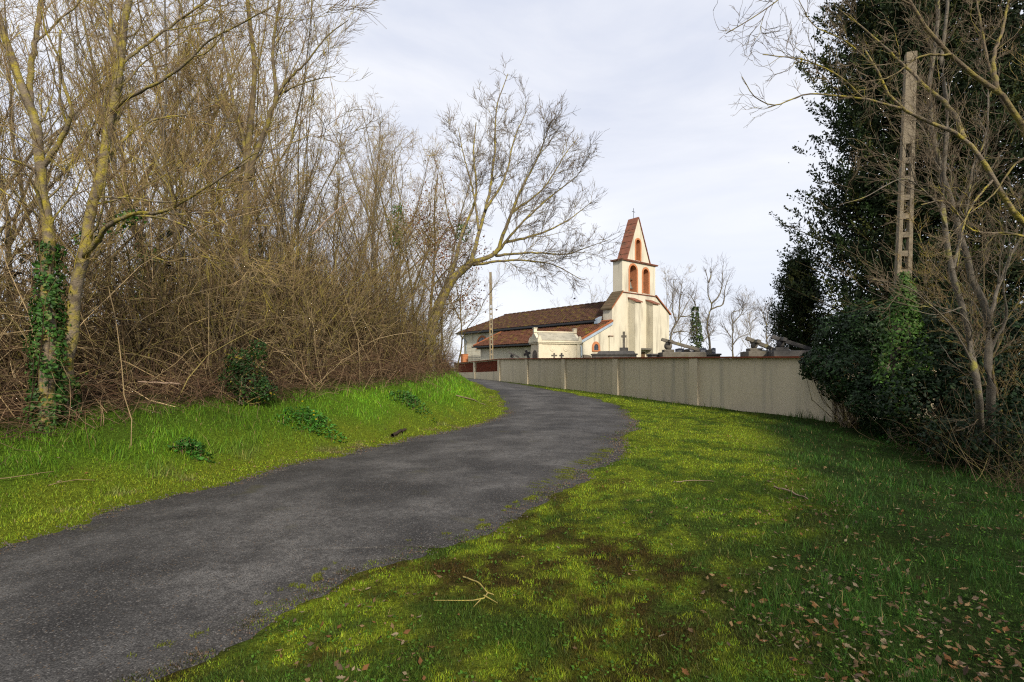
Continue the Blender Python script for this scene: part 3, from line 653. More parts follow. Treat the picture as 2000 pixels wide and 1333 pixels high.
for x in (.0, ML):
    MB().box(x - .11, x + .11, MD / 2 - .11, MD / 2 + .11, rd + .04, rd + .30).box(x - .14, x + .14, MD / 2 - .14, MD / 2 + .14, rd + .302, rd + .36).build('ridge_finial', 'stone_pale', mau)
    for y in (-.02, MD + .02):
        MB().hexa([(x - .14, y - .12, e_ + .203), (x + .14, y - .12, e_ + .203), (x + .14, y + .12, e_ + .203), (x - .14, y + .12, e_ + .203)], [(x - .05, y - .10, e_ + .52), (x + .05, y - .10, e_ + .52), (x + .06, y + .1, e_ + .45), (x - .06, y + .1, e_ + .45)]).build('corner_finial', 'stone_pale', mau)
MB().extrude([arch(.35, 1.2, -.3, 1.45, 10)], -.03, -.002, 'yz').build('door', 'cement', mau)
for x in (.95, 1.95):
    MB().lathe([(.15, 0), (.19, .015), (.15, .03), (.10, .015), (.03, .03)], (0, 0, 0), 16).build('wreath', 'stone_pale', mau).rotation_euler = (PI / 2, 0, 0)
    bpy.context.view_layer.objects.active = None
    o = [c for c in mau.children if c.name.startswith('wreath')][-1]; o.location = (x, -.001, e_ - .33)

# ------------------------------------------------------------------ graves
def cross_bars(mb, H, W, t, arm, d=None):
    d = d or t; mb.box(-t / 2, t / 2, -d / 2, d / 2, 0, H); mb.box(-W / 2, -t / 2 + .001, -d / 2 + .002, d / 2 - .002, arm - t / 2, arm + t / 2); mb.box(t / 2 - .001, W / 2, -d / 2 + .002, d / 2 - .002, arm - t / 2, arm + t / 2); return mb
def inside_ground(x, y): return gz(x, y)
# tomb with upright cross
p = P3(1205, 700, 27.5); zb = inside_ground(p[0], p[1])
tomb = empty('tomb', (p[0], p[1], zb), 'long dark granite tomb with stepped slab, below an upright cross', 'tomb', rz=-.10)
zt = EYE + (V0 - 687.0) / 1000 * 27.5 - zb; x0, x1 = (1157 - 1205) * .0275, (1240 - 1205) * .0275
MB().box(x0, x1, -.5, .5, 0, zt - .20).build('plinth', 'granite', tomb)
MB().box(x0 - .05, x1 + .06, -.56, .56, zt - .20, zt - .12).build('ledger', 'granite', tomb, bevel=.02)
MB().hexa([(x0 + .28, -.42, zt - .12), (x1 - .05, -.42, zt - .12), (x1 - .05, .42, zt - .12), (x0 + .28, .42, zt - .12)], [(x0 + .36, -.34, zt + .02), (x1 - .12, -.34, zt + .02), (x1 - .12, .34, zt + .02), (x0 + .36, .34, zt + .02)]).build('raised_slab', 'granite', tomb)
q = P3(1218.5, 687, 27.5); cr0 = empty('stone_cross', (q[0], q[1], zb + zt + .02), 'upright weathered stone cross on a dark block above the granite tomb', 'cross', rz=-.1)
MB().box(-.21, .21, -.16, .16, 0, .19).build('block', 'granite', cr0)
c_ = cross_bars(MB(), .86, .27, .115, .60); o = c_.build('shaft', 'cement', cr0); o.location = (0, 0, .19)
# crosses laid on a stone ball
def ball_cross(u, v_ball, Y, L, ang_, left, label, m='cement', ball=.175, rz=-.25, zt_extra=0.0):
    c = P3(u, v_ball, Y); zb = inside_ground(c[0], c[1]); h = c[2] - ball - zb
    g = empty('grave', (c[0], c[1], zb), label, 'grave', 'graves with a stone cross resting on a ball', rz=rz)
    MB().box(-.35, L + .1, -.45, .45, 0, max(h - .10, .1)).build('tomb_slab', m, g, bevel=.02)
    MB().box(-.22, .22, -.22, .22, max(h - .10, .1), h + .02).build('pedestal', m, g, bevel=.015)
    rows = [(ball * math.sin(PI * k / 8) + .002, -ball * math.cos(PI * k / 8)) for k in range(9)]
    MB().lathe(rows, (0, 0, h + ball), 14).build('ball', m, g, smooth=True)
    cm = MB(); t = .135; cm.box(-.25, L, -t / 2, t / 2, -t / 2, t / 2); cm.box(-.02 - t / 2 + .12, .12 - .02 + t / 2, -.36, .36, -t / 2 + .003, t / 2 - .003)
    o = cm.build('cross', m, g, bevel=.01); o.location = (-.05, 0, h + 2 * ball + t / 2 - .01); o.rotation_euler = (0, ang_, 0)
    if left: g.rotation_euler = (0, 0, rz + PI)
    return g
ball_cross(1305, 676.5, 22.6, 1.42, .28, False, 'grave whose lichened stone cross lies sloping on a ball, beside the facade', rz=-.05)
ball_cross(1473, 675.5, 18.7, 1.25, .42, False, 'grave whose short stone cross lies sloping on a ball, under the cypress', ball=.12, rz=-.1)
ball_cross(1524, 673, 17.9, 1.1, .35, False, 'dark grave with a ball and sloping cross half hidden by the cypress', 'granite', ball=.13, rz=-.2)
ball_cross(1000, 696, 39.2, .95, .45, False, 'dark grave whose stone cross slopes off a ball, left of the mausoleum', 'granite', ball=.14, rz=.0)
# leaning dark cross, and a cross with orb left of the mausoleum
def plain_cross(u, vtop, Y, H, W_, t, label, m='granite', tilt=0, rz=-.2, name='grave_cross', grp=None):
    a = P3(u, vtop, Y); zb = gz(a[0], a[1]); g = empty(name, (a[0], a[1], zb), label, 'cross', grp, rz=rz)
    hh = a[2] - zb
    MB().box(-.22, .22, -.15, .15, 0, max(hh - H, .08)).build('base', m, g)
    c = cross_bars(MB(), H, W_, t, H * .64).build('cross_body', m, g, bevel=.008); c.location = (0, 0, max(hh - H, .08) - .01); c.rotation_euler = (0, tilt, 0)
    return g
plain_cross(1082.4, 689.5, 32.6, .46, .38, .10, 'small mottled iron-brown grave cross in front of the mausoleum', 'cement', 0)
plain_cross(1096.8, 689.5, 31.8, .46, .28, .105, 'small black grave cross in front of the mausoleum', 'granite', 0)
plain_cross(1034, 683, 36.6, .75, .5, .17, 'thick dark stone cross standing against the mausoleum corner', 'granite', -.35)
plain_cross(992, 692.5, 40.5, 1.2, .4, .16, 'dark stone cross fallen steeply sideways beyond the brick screen', 'granite', 1.12)
for i, (u, Y) in enumerate(((1146, 29),)):
    a = P3(u, 694, Y); zb = gz(a[0], a[1]); g = empty('headstone', (a[0], a[1], zb), 'low weathered headstone just left of the granite tomb', 'headstone', rz=.2)
    MB().extrude([[(-.2, 0), (.25, 0), (.25, a[2] - zb - .06), (.1, a[2] - zb), (-.2, a[2] - zb + .03)]], -.08, .08).build('stone', 'cement', g); MB().box(-.3, .35, -.16, .16, 0, .1).build('foot', 'cement', g)
# memorial plaques along the first grave, long dark tomb behind them
a = P3(1345, 690, 23.2); zb = gz(a[0], a[1]); lt = empty('tomb', (a[0], a[1], zb), 'long dark tomb carrying a row of memorial plaques', 'tomb', rz=-.06)
hz = EYE + (V0 - 691.5) / 1000 * 23.2 - zb
MB().box(-1.75, 1.25, -.45, .45, 0, hz - .08).build('plinth', 'granite', lt); MB().box(-1.8, 1.3, -.5, .5, hz - .08, hz).build('ledger', 'granite', lt, bevel=.02)
for i, (u, wd, hgt, tl, printed) in enumerate(((1323, .36, .24, .3, 1), (1336, .22, .20, .1, 0), (1344, .26, .21, .2, 1), (1356, .24, .22, .0, 0), (1368, .30, .25, -.2, 1), (1379, .22, .18, .1, 0), (1388, .20, .26, -.1, 1))):
    x = (u - 1345) * .0232; z0 = hz + .005
    lab = ['grey memorial plaque leaning on the tomb nearest the ball grave', 'blank stone block between two plaques on the tomb', 'blue-grey memorial plaque shaped like an open book', 'tan stone block amid the memorial plaques', 'memorial plaque with a coloured picture on the tomb', 'low brown stone block beside the pictured plaque', 'narrow dark memorial plaque at the far end of the tomb'][i]
    g = empty('memorial_plaque', (a[0] + x, a[1] - .30, zb + z0), lab, 'plaque', rz=-.06)
    th = .035 if printed else .13
    o = MB().extrude([[(-wd / 2, 0), (wd / 2, 0), (wd / 2 + .04 * tl, hgt * .9), (0, hgt), (-wd / 2 - .03 * tl, hgt * .85)]], -th, th).build('plate', 'plaque' if printed else 'cement', g, bevel=.006)
    if printed: MB().box(-wd * .28, wd * .28, -th - .004, -th - .001, hgt * .25, hgt * .65).build('printed_face', 'plaque_print', g)
a = P3(1500, 690, 18.9); zb = gz(a[0], a[1]); lt = empty('tomb', (a[0], a[1], zb), 'broad dark tomb behind the wall beside the cypress', 'tomb', rz=-.1); hz = EYE + (V0 - 685) / 1000 * 18.9 - zb
MB().box(-.75, 1.3, -.5, .5, 0, hz - .12).build('plinth', 'granite', lt); MB().box(-.62, 1.2, -.42, .42, hz - .12, hz).build('ledger', 'granite', lt, bevel=.03)
MB().box(-1.0, 1.35, -.6, .6, 0, hz - .24).build('step', 'granite', lt)

# ------------------------------------------------------------------ concrete posts
def post(name, label, base, top, w0, w1, d0, holes, m='concrete', rz=0.0):
    base = np.array(base); top = np.array(top); H = np.linalg.norm(top - base)
    g = empty(name, base, label, 'pole', 'pierced concrete utility poles'); g.rotation_euler = Vector(top - base).to_track_quat('Z', 'Y').to_euler(); 
    ax = Vector(top - base).normalized(); q = ax.to_track_quat('Z', 'Y')
    from mathutils import Matrix
    y = Vector((math.sin(rz), math.cos(rz), 0)); y = (y - ax * y.dot(ax)).normalized(); x = y.cross(ax); g.rotation_euler = Matrix((x, y, ax)).transposed().to_euler()
    W = lambda z: w0 + (w1 - w0) * z / H; D = lambda z: d0 * (1 - .35 * z / H); zl = holes[-1][1] if holes else 0
    def fl(side):
        mb = MB(); a = .0
        f = .29
        for (za, zb) in ((-.6, zl),):
            xo0, xi0 = W(za) / 2, W(za) * (.5 - f); xo1, xi1 = W(zb) / 2, W(zb) * (.5 - f)
            xs = [(xi0, xo0), (xi1, xo1)] if side > 0 else [(-xo0, -xi0), (-xo1, -xi1)]
            mb.hexa([(xs[0][0], -D(za) / 2, za), (xs[0][1], -D(za) / 2, za), (xs[0][1], D(za) / 2, za), (xs[0][0], D(za) / 2, za)],
                    [(xs[1][0], -D(zb) / 2, zb), (xs[1][1], -D(zb) / 2, zb), (xs[1][1], D(zb) / 2, zb), (xs[1][0], D(zb) / 2, zb)])
        return mb.build('flange', m, g, bevel=.01)
    fl(1); fl(-1)
    prev = -.6
    for (z0, z1) in holes + [(zl, zl)]:
        if z0 - prev > .02:
            f = .21; i0, i1 = W(prev) * f - .001, W(z0) * f - .001; d_0, d_1 = D(prev) / 2 - .012, D(z0) / 2 - .012
            MB().hexa([(-i0, -d_0, prev), (i0, -d_0, prev), (i0, d_0, prev), (-i0, d_0, prev)], [(-i1, -d_1, z0), (i1, -d_1, z0), (i1, d_1, z0), (-i1, d_1, z0)]).build('rung', m, g)
        prev = z1
    za, zb = zl + .002, H
    MB().hexa([(-W(za) / 2, -D(za) / 2, za), (W(za) / 2, -D(za) / 2, za), (W(za) / 2, D(za) / 2, za), (-W(za) / 2, D(za) / 2, za)], [(-W(zb) / 2, -D(zb) / 2, zb), (W(zb) / 2, -D(zb) / 2, zb), (W(zb) / 2, D(zb) / 2, zb), (-W(zb) / 2, D(zb) / 2, zb)]).build('head', m, g, bevel=.012)
    return g
nb = hit(1752, 862); nb[2] -= .02; ntop = P3(1779, 104, nb[1] + .15)
sc1 = np.linalg.norm(ntop - nb) / (862 - 104.)
hl_ = []
for k in range(16):
    zc = (862 - (820 - k * 36.3)) * sc1
    hl_.append((zc - .0, zc + 26 * sc1))
hl_ = [h for h in hl_ if h[1] < (862 - 283) * sc1]
post('concrete_post', 'lichened concrete utility pole with rectangular holes, wrapped in ivy', nb, ntop, .36, .22, .24, hl_, rz=.36)
fy = 42.6; fx = -.0395 * fy; fb = np.array([fx, fy, gz(fx, fy)]); ft = P3(958, 532, fy)
Hf = ft[2] - fb[2]; hl2 = [(.3 + k * .42, .3 + k * .42 + .29) for k in range(int((Hf - 2.6) / .42))]
post('concrete_post', 'tall slim concrete utility pole in front of the nave roof', fb, ft, .34, .20, .22, hl2, 'concrete_pale', rz=.05)

# ------------------------------------------------------------------ bare trees
def sprout(rng, P, R, dens, t0, t1, a0, a1, l0, l1, nseg, wander, up, rk, fall=.55, taper=.35, rmin=.0022, bias=None):
    B, n, _ = P.shape
    if B == 0: return np.zeros((0, nseg + 1, 3)), np.zeros((0, nseg + 1))
    Lp = np.linalg.norm(np.diff(P, axis=1), axis=2).sum(1)
    cnt = rng.poisson(np.maximum(Lp * dens * (t1 - t0), .0)); idx = np.repeat(np.arange(B), cnt); C = len(idx)
    t = rng.uniform(t0, t1, C); f = np.clip(t * (n - 1), 0, n - 1 - 1e-6); i = f.astype(int); fr = (f - i)[:, None]
    pos = P[idx, i] * (1 - fr) + P[idx, i + 1] * fr; tan = nrm(P[idx, i + 1] - P[idx, i]); rad = R[idx, i] * (1 - fr[:, 0]) + R[idx, i + 1] * fr[:, 0]
    rv = rng.normal(size=(C, 3))
    if bias is not None: rv = rv + np.asarray(bias)
    perp = nrm(rv - (rv * tan).sum(1, keepdims=True) * tan); an = rng.uniform(a0, a1, C)[:, None]
    d = np.cos(an) * tan + np.sin(an) * perp; ln = rng.uniform(l0, l1, C) * (1 - fall * t)
    r0 = np.minimum(rad * .72, rk * ln); r0 = np.maximum(r0, rmin)
    Q = np.zeros((C, nseg + 1, 3)); Q[:, 0] = pos; st = (ln / nseg)[:, None]
    for s in range(nseg):
        d = nrm(d + wander * rng.normal(size=(C, 3)) + np.array([0, 0, up])); Q[:, s + 1] = Q[:, s] + d * st
    RR_ = r0[:, None] * np.linspace(1, taper, nseg + 1)[None]
    return Q, RR_
def grow(rng, limbs, spec):
    """limbs: list of (pts, r0, r1); returns stems, boughs, twigs as tube groups"""
    PL = np.array([resample(p, 26) for p, a, b in limbs]); RLm = np.array([a + (b - a) * np.linspace(0, 1, 26) ** .8 for p, a, b in limbs])
    PL = PL + rng.normal(0, 1, PL.shape) * np.minimum(RLm, .06)[..., None] * .22 * (np.arange(26) > 0)[None, :, None]
    L1 = sprout(rng, PL, RLm, *spec[0]); L2a = sprout(rng, PL, RLm, *spec[1][1]); L2 = sprout(rng, *L1, *spec[1][0]); 
    L2 = (np.concatenate([L2[0], L2a[0]]), np.concatenate([L2[1], L2a[1]])); L3 = sprout(rng, *L2, *spec[2])
    PC = np.concatenate([PL[:, :1] + (PL[:, :1] - PL[:, 1:2]) * .05, PL, PL[:, -1:] + (PL[:, -1:] - PL[:, -2:-1]) * .05], 1); RC = np.concatenate([RLm[:, :1] * .02, RLm, RLm[:, -1:] * .1], 1)
    g = [(PC, RC, 9)], [(L1[0], L1[1], 5)], [(L2[0], L2[1], 4), (L3[0], L3[1], 3)]
    if len(spec) > 3: L4 = sprout(rng, *L3, *spec[3]); g[2].append((L4[0], L4[1], 3))
    return g
def tree(name, label, limbs, spec, seed, bark='bark', twig='twig', group=None, cat='tree', base=None):
    rng = np.random.default_rng(seed); a, b, c = grow(rng, limbs, spec)
    base = np.array(limbs[0][0][0], float) if base is None else np.array(base)
    g = empty(name, base, label, cat, group)
    tubes('trunk', a, bark, g, origin=base); tubes('branches', b, bark, g, origin=base)
    o = tubes('twigs', c, twig, g, origin=base, smooth=False)
    for ch in g.children:
        if ch.name.split('.')[0] in ('twigs', 'branches'): ch['kind'] = 'stuff'
    return g
def dup(root, loc, rz, sc, label=None, tilt=(0, 0)):
    r = root.copy(); COL.objects.link(r); r.location = tuple(map(float, loc)); r.rotation_euler = (tilt[0], tilt[1], rz); r.scale = (sc,) * 3
    if label: r['label'] = label
    for ch in list(root.children):
        c = ch.copy(); COL.objects.link(c); c.parent = r
    return r
#            dens  t0  t1   a0  a1   l0  l1  nseg wander up  rk
def spec_std(k=1.0, L=1.0, up=.10, w=.16, d=1.0, rm=.0032):
    return [(1.5 * d, .25, 1., .35, .85, 1.6 * L, 3.4 * L, 7, w, up, .0085, .55, .3),
            ((2.6 * k, .10, 1., .35, .8, .8 * L, 1.9 * L, 5, w, up, .0062, .5, .35, rm), (1.6 * k, .2, 1., .45, 1.0, .8 * L, 1.9 * L, 5, w, up, .0062, .5, .35, rm)),
            (3.4 * k, .08, 1., .3, .8, .45 * L, 1.05 * L, 4, w * 1.1, up * .8, .005, .4, .5, rm),
            (3.6 * k, .05, 1., .3, .8, .18 * L, .50 * L, 2, w, .05, .005, .3, .6, rm * .9)]
def px(Y, *uv, dY=0.0):
    n = len(uv); return np.array([P3(u, v, Y + dY * i / max(n - 1, 1)) for i, (u, v) in enumerate(uv)])

# --- the wood on the bank
b1 = hit(90, 838); Y = b1[1]
t1 = [(np.vstack([b1 - [0, 0, .3], px(Y, (93, 700), (97, 580), (94, 461), (81, 375), (80, 307), (71, 244), (55, 204), (22, 109), (-5, 30), (-30, -80))]), .17, .05),
      (px(Y, (73, 250), (58, 200), (62, 130), (72, 60), (82, -20), (85, -90), dY=.5), .075, .03), (px(Y, (82, 330), (120, 270), (140, 215), (120, 150), (118, 60), dY=-.4), .06, .02),
      (px(Y, (81, 345), (45, 320), (0, 308), (-60, 300), dY=-.6), .035, .012), (px(Y, (90, 440), (60, 350), (20, 340), (-30, 345), dY=-.7), .03, .01)]
t1 = [(a_, b_ * 0.68, max(c_ * 0.68, .004)) for a_, b_, c_ in t1]
tree('lichened_tree', 'grey tree with ivy-clad trunk standing next to the leaning yellow-lichened tree', t1, spec_std(1.35, .8, rm=.004), 11, 'bark_lichen')
b2 = hit(118, 815); Y = b2[1] - .2
t2 = [(np.vstack([b2 - [0, 0, .3], px(Y, (132, 700), (147, 580), (163, 500), (185, 385), (203, 300), (213, 235), (228, 150), (243, 60), (255, -30), (262, -120))]), .16, .055),
      (px(Y, (204, 282), (222, 240), (236, 165), (230, 110), (216, 55), (218, -30), (230, -90), dY=.5), .07, .03),
      (px(Y, (214, 222), (251, 191), (300, 168), (360, 127), (405, 82), (461, 52), (520, 20), dY=-1.), .045, .012),
      (px(Y, (232, 128), (300, 75), (394, 7), (430, -40), dY=.6), .04, .015),
      (px(Y, (165, 505), (190, 468), (214, 440), (262, 418), (326, 412), (394, 371), (484, 315), dY=-1.4), .065, .014),
      (px(Y, (262, 420), (330, 430), (400, 455), (470, 470), dY=-.8), .03, .008), (px(Y, (190, 385), (260, 388), (330, 395), (420, 370), (500, 350), dY=-1.), .025, .008),
      (px(Y, (195, 340), (240, 275), (300, 235), (370, 222), (430, 195), dY=1.), .04, .01)]
t2 = [(a_, b_ * 0.66, max(c_ * 0.66, .004)) for a_, b_, c_ in t2]
tree('lichened_tree', 'leaning tree with yellow lichen on its pale trunk beside an ivy-clad trunk', t2, spec_std(1.35, .85, rm=.004), 12, 'bark_lichen')
b3 = hit(470, 770); Y = b3[1] + 2.5; g3 = np.array([(470 - 1000) / 1000 * Y, Y, 0]); g3[2] = gz(g3[0], g3[1])
t3 = [(np.vstack([g3 - [0, 0, .2], px(Y, (476, 560), (480, 420), (484, 311), (489, 240), (496, 160), (494, 100), (484, 0), (480, -90))]), .15, .05),
      (px(Y, (482, 330), (476, 277), (460, 215), (446, 150), (436, 80), (431, 22), (420, -60), dY=.5), .07, .02),
      (px(Y, (484, 350), (505, 290), (525, 232), (540, 184), (533, 105), (540, 40), (552, -40), dY=-.5), .09, .03),
      (px(Y, (535, 200), (560, 160), (600, 120), (640, 70), (680, 40), dY=-.5), .05, .012), (px(Y, (535, 190), (575, 170), (620, 155), (655, 150), dY=.5), .04, .01)]
t3 = [(a_, b_ * 0.8, max(c_ * 0.8, .004)) for a_, b_, c_ in t3]
tree('bare_tree', 'bare lichened tree of several upright stems rising from the thicket', t3, spec_std(1.4, .95, up=.13, rm=.005), 13, 'bark')
# the tree leaning out over the lane
b4 = hit(842, 700); Y = 19.5; g4 = np.array([(838 - 1000) / 1000 * Y, Y, 0]); g4[2] = gz(g4[0], g4[1])
t4 = [(np.vstack([g4 - [0, 0, .3], px(Y, (845, 640), (861, 590), (887, 545), (914, 518), (926, 505))]), .22, .13),
      (px(Y, (832, 660), (850, 600), (878, 545), (892, 500), (905, 450), (930, 380), (925, 300), (930, 240), dY=.8), .11, .02),
      (px(Y, (920, 512), (940, 437), (955, 381), (966, 295), (970, 212), (992, 145), dY=.6), .085, .014),
      (px(Y, (924, 512), (966, 497), (985, 452), (1015, 377), (1049, 310), (1075, 242), dY=-.6), .10, .012),
      (px(Y, (966, 499), (1019, 437), (1075, 385), (1127, 344), (1140, 318), dY=-1.4), .06, .01),
      (px(Y, (968, 500), (1037, 494), (1105, 497), (1150, 482), (1192, 468), dY=-1.8), .055, .008),
      (px(Y, (924, 518), (1000, 509), (1075, 516), (1135, 546), dY=-1.2), .06, .01),
      (px(Y, (985, 475), (1056, 456), (1110, 430), (1155, 395), dY=.8), .06, .01),
      (px(Y, (948, 410), (985, 350), (1005, 270), (1030, 215), dY=1.2), .06, .012),
      (px(Y, (935, 450), (925, 380), (905, 300), (895, 250), dY=1.4), .05, .012),
      (px(Y, (1000, 415), (1060, 370), (1105, 300), (1130, 268), dY=.4), .05, .01)]
tree('leaning_tree', 'bare yellow-green tree leaning far out over the lane from the bank', t4, spec_std(1.85, .66, up=.03, w=.12, d=2.1, rm=.006), 14, 'bark_lichen', 'twig_grey')
# one kind after another of the wood's slender trees
def generic(seed, H, lean=.0, forks=4):
    rng = np.random.default_rng(seed); pts = [np.zeros(3)]; d = np.array([lean, 0, 1.])
    for k in range(9): d = nrm(d + rng.normal(0, .09, 3) * [1, 1, 0] + [0, 0, .15]); pts.append(pts[-1] + d * H / 9)
    L = [(np.array(pts), .0056 * H, .001 * H)]
    for f in range(forks):
        k = rng.integers(2, 6); a = rng.uniform(0, 2 * PI); q = [pts[k]]; d = nrm(np.array([math.cos(a) * .75, math.sin(a) * .75, 1.0]))
        ln = H * rng.uniform(.35, .6)
        for j in range(5): d = nrm(d + rng.normal(0, .12, 3) + [0, 0, .12]); q.append(q[-1] + d * ln / 5)
        L.append((np.array(q), .0036 * H, .0008 * H))
    return L
GEN = []
for i, (sd, H, bark) in enumerate(((101, 12, 'bark'), (102, 13, 'bark_grey'), (103, 11, 'bark'), (104, 12.5, 'bark_grey'))):
    g = tree('slender_tree', 'tall slender bare tree among others in the brown thicket on the bank', generic(sd, H, .05 * (i - 1)), spec_std(1.15, .85, up=.10, w=.17, d=1.25, rm=.006), sd, bark, group='slender bare trees of the wood')
    GEN.append(g)
rng = np.random.default_rng(77)
spots = [(-30, 13, 1.0), (40, 15, 1.05), (150, 14, 1.0), (215, 17, 1.1), (275, 13.5, .9), (310, 19, 1.15), (350, 15.5, 1.0), (395, 13.5, .85), (425, 18, 1.1), (455, 22, 1.25), (520, 17, .95), (560, 15.5, .85), (590, 20, 1.0),
         (620, 17, .70), (650, 22, .80), (690, 19, .60), (715, 22, .82), (745, 26, .98), (770, 22, .78), (800, 25, .98), (822, 22.5, .82), (855, 26, .95), (-120, 16, 1.1), (100, 21, 1.2), (240, 24, 1.3), (670, 27, 1.0), (375, 25, 1.3), (530, 26, 1.25), (890, 30, .78), (775, 31, .9)]
for i, (u, Y, s_) in enumerate(spots):
    x = (u - 1000) / 1000. * Y; z = gz(x, Y) - .15
    lab = ['slender bare tree standing behind the ivy-clad and the leaning lichened trunks', 'slender bare tree crowded round the lichened tree of several upright stems', 'slender bare tree in the lower part of the wood towards the russet oak', 'slender bare tree close behind the tree that leans over the lane'][0 if u < 290 else 1 if u < 600 else 2 if u < 795 else 3]
    if i < 4:
        GEN[i]['label'] = lab; g = GEN[i]; g.location = (x, Y, z); g.rotation_euler = (0, 0, rng.uniform(0, 6)); g.scale = (s_,) * 3
    else: dup(GEN[i % 4], (x, Y, z), rng.uniform(0, 6), s_ * rng.uniform(.95, 1.05), lab, tilt=tuple(rng.normal(0, .05, 2)))

def coppice(seed, n=16, H=5.2):
    rng = np.random.default_rng(seed); L = []
    for k in range(n):
        a = rng.uniform(0, 2 * PI); q = [np.array([math.cos(a) * .12, math.sin(a) * .12, -.1])]; t_ = rng.uniform(.15, .75); d = nrm(np.array([math.cos(a) * t_, math.sin(a) * t_, 1.])); ln = H * rng.uniform(.55, 1.1)
        for j in range(6): d = nrm(d + rng.normal(0, .10, 3) + [math.cos(a) * .05, math.sin(a) * .05, -.03]); q.append(q[-1] + d * ln / 6)
        L.append((np.array(q), rng.uniform(.014, .026), .005))
    return L
sp_cop = [(1.5, .2, 1., .3, .8, .7, 1.5, 5, .16, .06, .0085, .5, .35, .004), ((2.2, .1, 1., .35, .8, .5, 1.0, 4, .18, .04, .007, .4, .4, .004), (1.4, .25, 1., .4, .9, .5, 1.1, 4, .18, .04, .007, .4, .4, .004)), (3.0, .1, 1., .3, .8, .22, .55, 2, .18, .02, .007, .3, .5, .0035)]
COP = [tree('coppice_shrub', 'bushy many-stemmed bare shrub fanning out of the thicket on the bank', coppice(sd), sp_cop, sd, 'bark', 'twig', 'many-stemmed bare shrubs along the wood', cat='shrub') for sd in (201, 202)]
for i, (u, Y, s_) in enumerate(((30, 9.5, .8), (270, 11, .95), (360, 12.5, 1.05), (430, 11.5, .9), (520, 13, 1.1), (575, 14.5, 1.1), (640, 15, 1.05), (690, 16.5, 1.1), (730, 18, 1.05), (775, 19, 1.0), (810, 20.5, .95), (835, 22.5, .9), (610, 12.8, .75), (-60, 11, 1.1), (320, 15, 1.3), (480, 16, 1.35), (822, 18.6, .72), (852, 20.3, .70), (800, 17.6, .7))):
    x = (u - 1000) / 1000. * Y; z = gz(x, Y) - .05
    if i < 2: COP[i].location = (x, Y, z); COP[i].rotation_euler = (0, 0, rng.uniform(0, 6)); COP[i].scale = (s_,) * 3
    else: dup(COP[i % 2], (x, Y, z), rng.uniform(0, 6), s_, tilt=(rng.normal(.04, .05), rng.normal(.04, .05)))

# --- trees beyond the church
def far_limbs(u, vt, Y, limbs, r):
    return [(px(Y, *l, dY=.5 * (i % 3)), r * (1 if i == 0 else .55), r * .15) for i, l in enumerate(limbs)]
FY = 62.
def fpx(x, y): return (1270 + x / 6.666, 500 + y / 6.666)
fl = [[(1389, 735), fpx(770, 1100), fpx(740, 950), fpx(760, 780), fpx(800, 640), fpx(750, 500), fpx(755, 350), fpx(720, 180)], [fpx(790, 700), fpx(850, 670), fpx(950, 625), fpx(970, 450), fpx(1000, 340), fpx(1040, 240)],
      [fpx(800, 620), fpx(880, 540), fpx(930, 420), fpx(940, 250), fpx(950, 120)], [fpx(760, 350), fpx(790, 250), fpx(780, 150)]]
sp_far = [(2.2, .2, 1., .4, .85, 1.4, 2.8, 6, .16, .12, .016), ((2.2, .15, 1., .4, .9, .8, 1.7, 4, .16, .1, .012), (1.6, .3, 1., .5, 1.1, .8, 1.5, 4, .16, .1, .014)), (4.2, .1, 1., .3, .8, .5, 1.3, 3, .16, .08, .010, .4, .5, .010)]
tree('far_tree', 'tall crooked bare tree with forked trunk standing beyond the cemetery', far_limbs(0, 0, FY, fl, .19), sp_far, 31, 'bark_grey', 'twig_far', 'bare trees beyond the church')
fl = [[(1436, 740), fpx(1070, 1200), fpx(1075, 900), fpx(1060, 750), fpx(1180, 700), fpx(1280, 560)], [fpx(1060, 1180), fpx(1150, 1070), fpx(1300, 1000), fpx(1320, 860), fpx(1400, 800)], [fpx(1050, 1060), fpx(1000, 980), fpx(940, 870)], [fpx(1080, 880), fpx(1200, 720), fpx(1180, 560)]]
tree('far_tree', 'low wide-forked bare tree standing beyond the tombs', far_limbs(0, 0, 58, fl, .13), sp_far, 32, 'bark_grey', 'twig_far', 'bare trees beyond the church')
fl = [[(1309, 735), fpx(270, 1030), fpx(340, 880), fpx(400, 780), fpx(480, 620), fpx(560, 500)], [fpx(340, 880), fpx(290, 700), fpx(290, 500), fpx(310, 300)], [fpx(370, 830), fpx(380, 650), fpx(400, 450), fpx(420, 300)], [fpx(400, 790), fpx(500, 780), fpx(600, 700)], [fpx(300, 1000), fpx(420, 980), fpx(540, 1000)]]
tree('far_tree', 'spreading bare tree rising from behind the right side of the church front', far_limbs(0, 0, 54, fl, .15), sp_far, 33, 'bark_grey', 'twig_far', 'bare trees beyond the church')
fl = [[(1499, 735), fpx(1520, 1150), fpx(1510, 950), fpx(1540, 720), fpx(1590, 600)], [fpx(1520, 1080), fpx(1600, 950), fpx(1680, 750)], [fpx(1510, 900), fpx(1460, 740), fpx(1400, 570)]]
tree('far_tree', 'thin bare tree beyond the cemetery next to the cypress', far_limbs(0, 0, 60, fl, .13), sp_far, 34, 'bark_grey', 'twig_far', 'bare trees beyond the church')
fl = [[(1362, 738), fpx(610, 1150), fpx(600, 900), fpx(600, 700), fpx(580, 580), fpx(600, 450)], [fpx(590, 640), fpx(540, 540), fpx(480, 480)], [fpx(615, 1150), fpx(700, 1100), fpx(780, 1000), fpx(850, 960)]]
tree('far_tree', 'bare tree whose trunk is thick with ivy beyond the cemetery', far_limbs(0, 0, 56, fl, .14), sp_far, 35, 'bark_grey', 'twig_far', 'bare trees beyond the church')
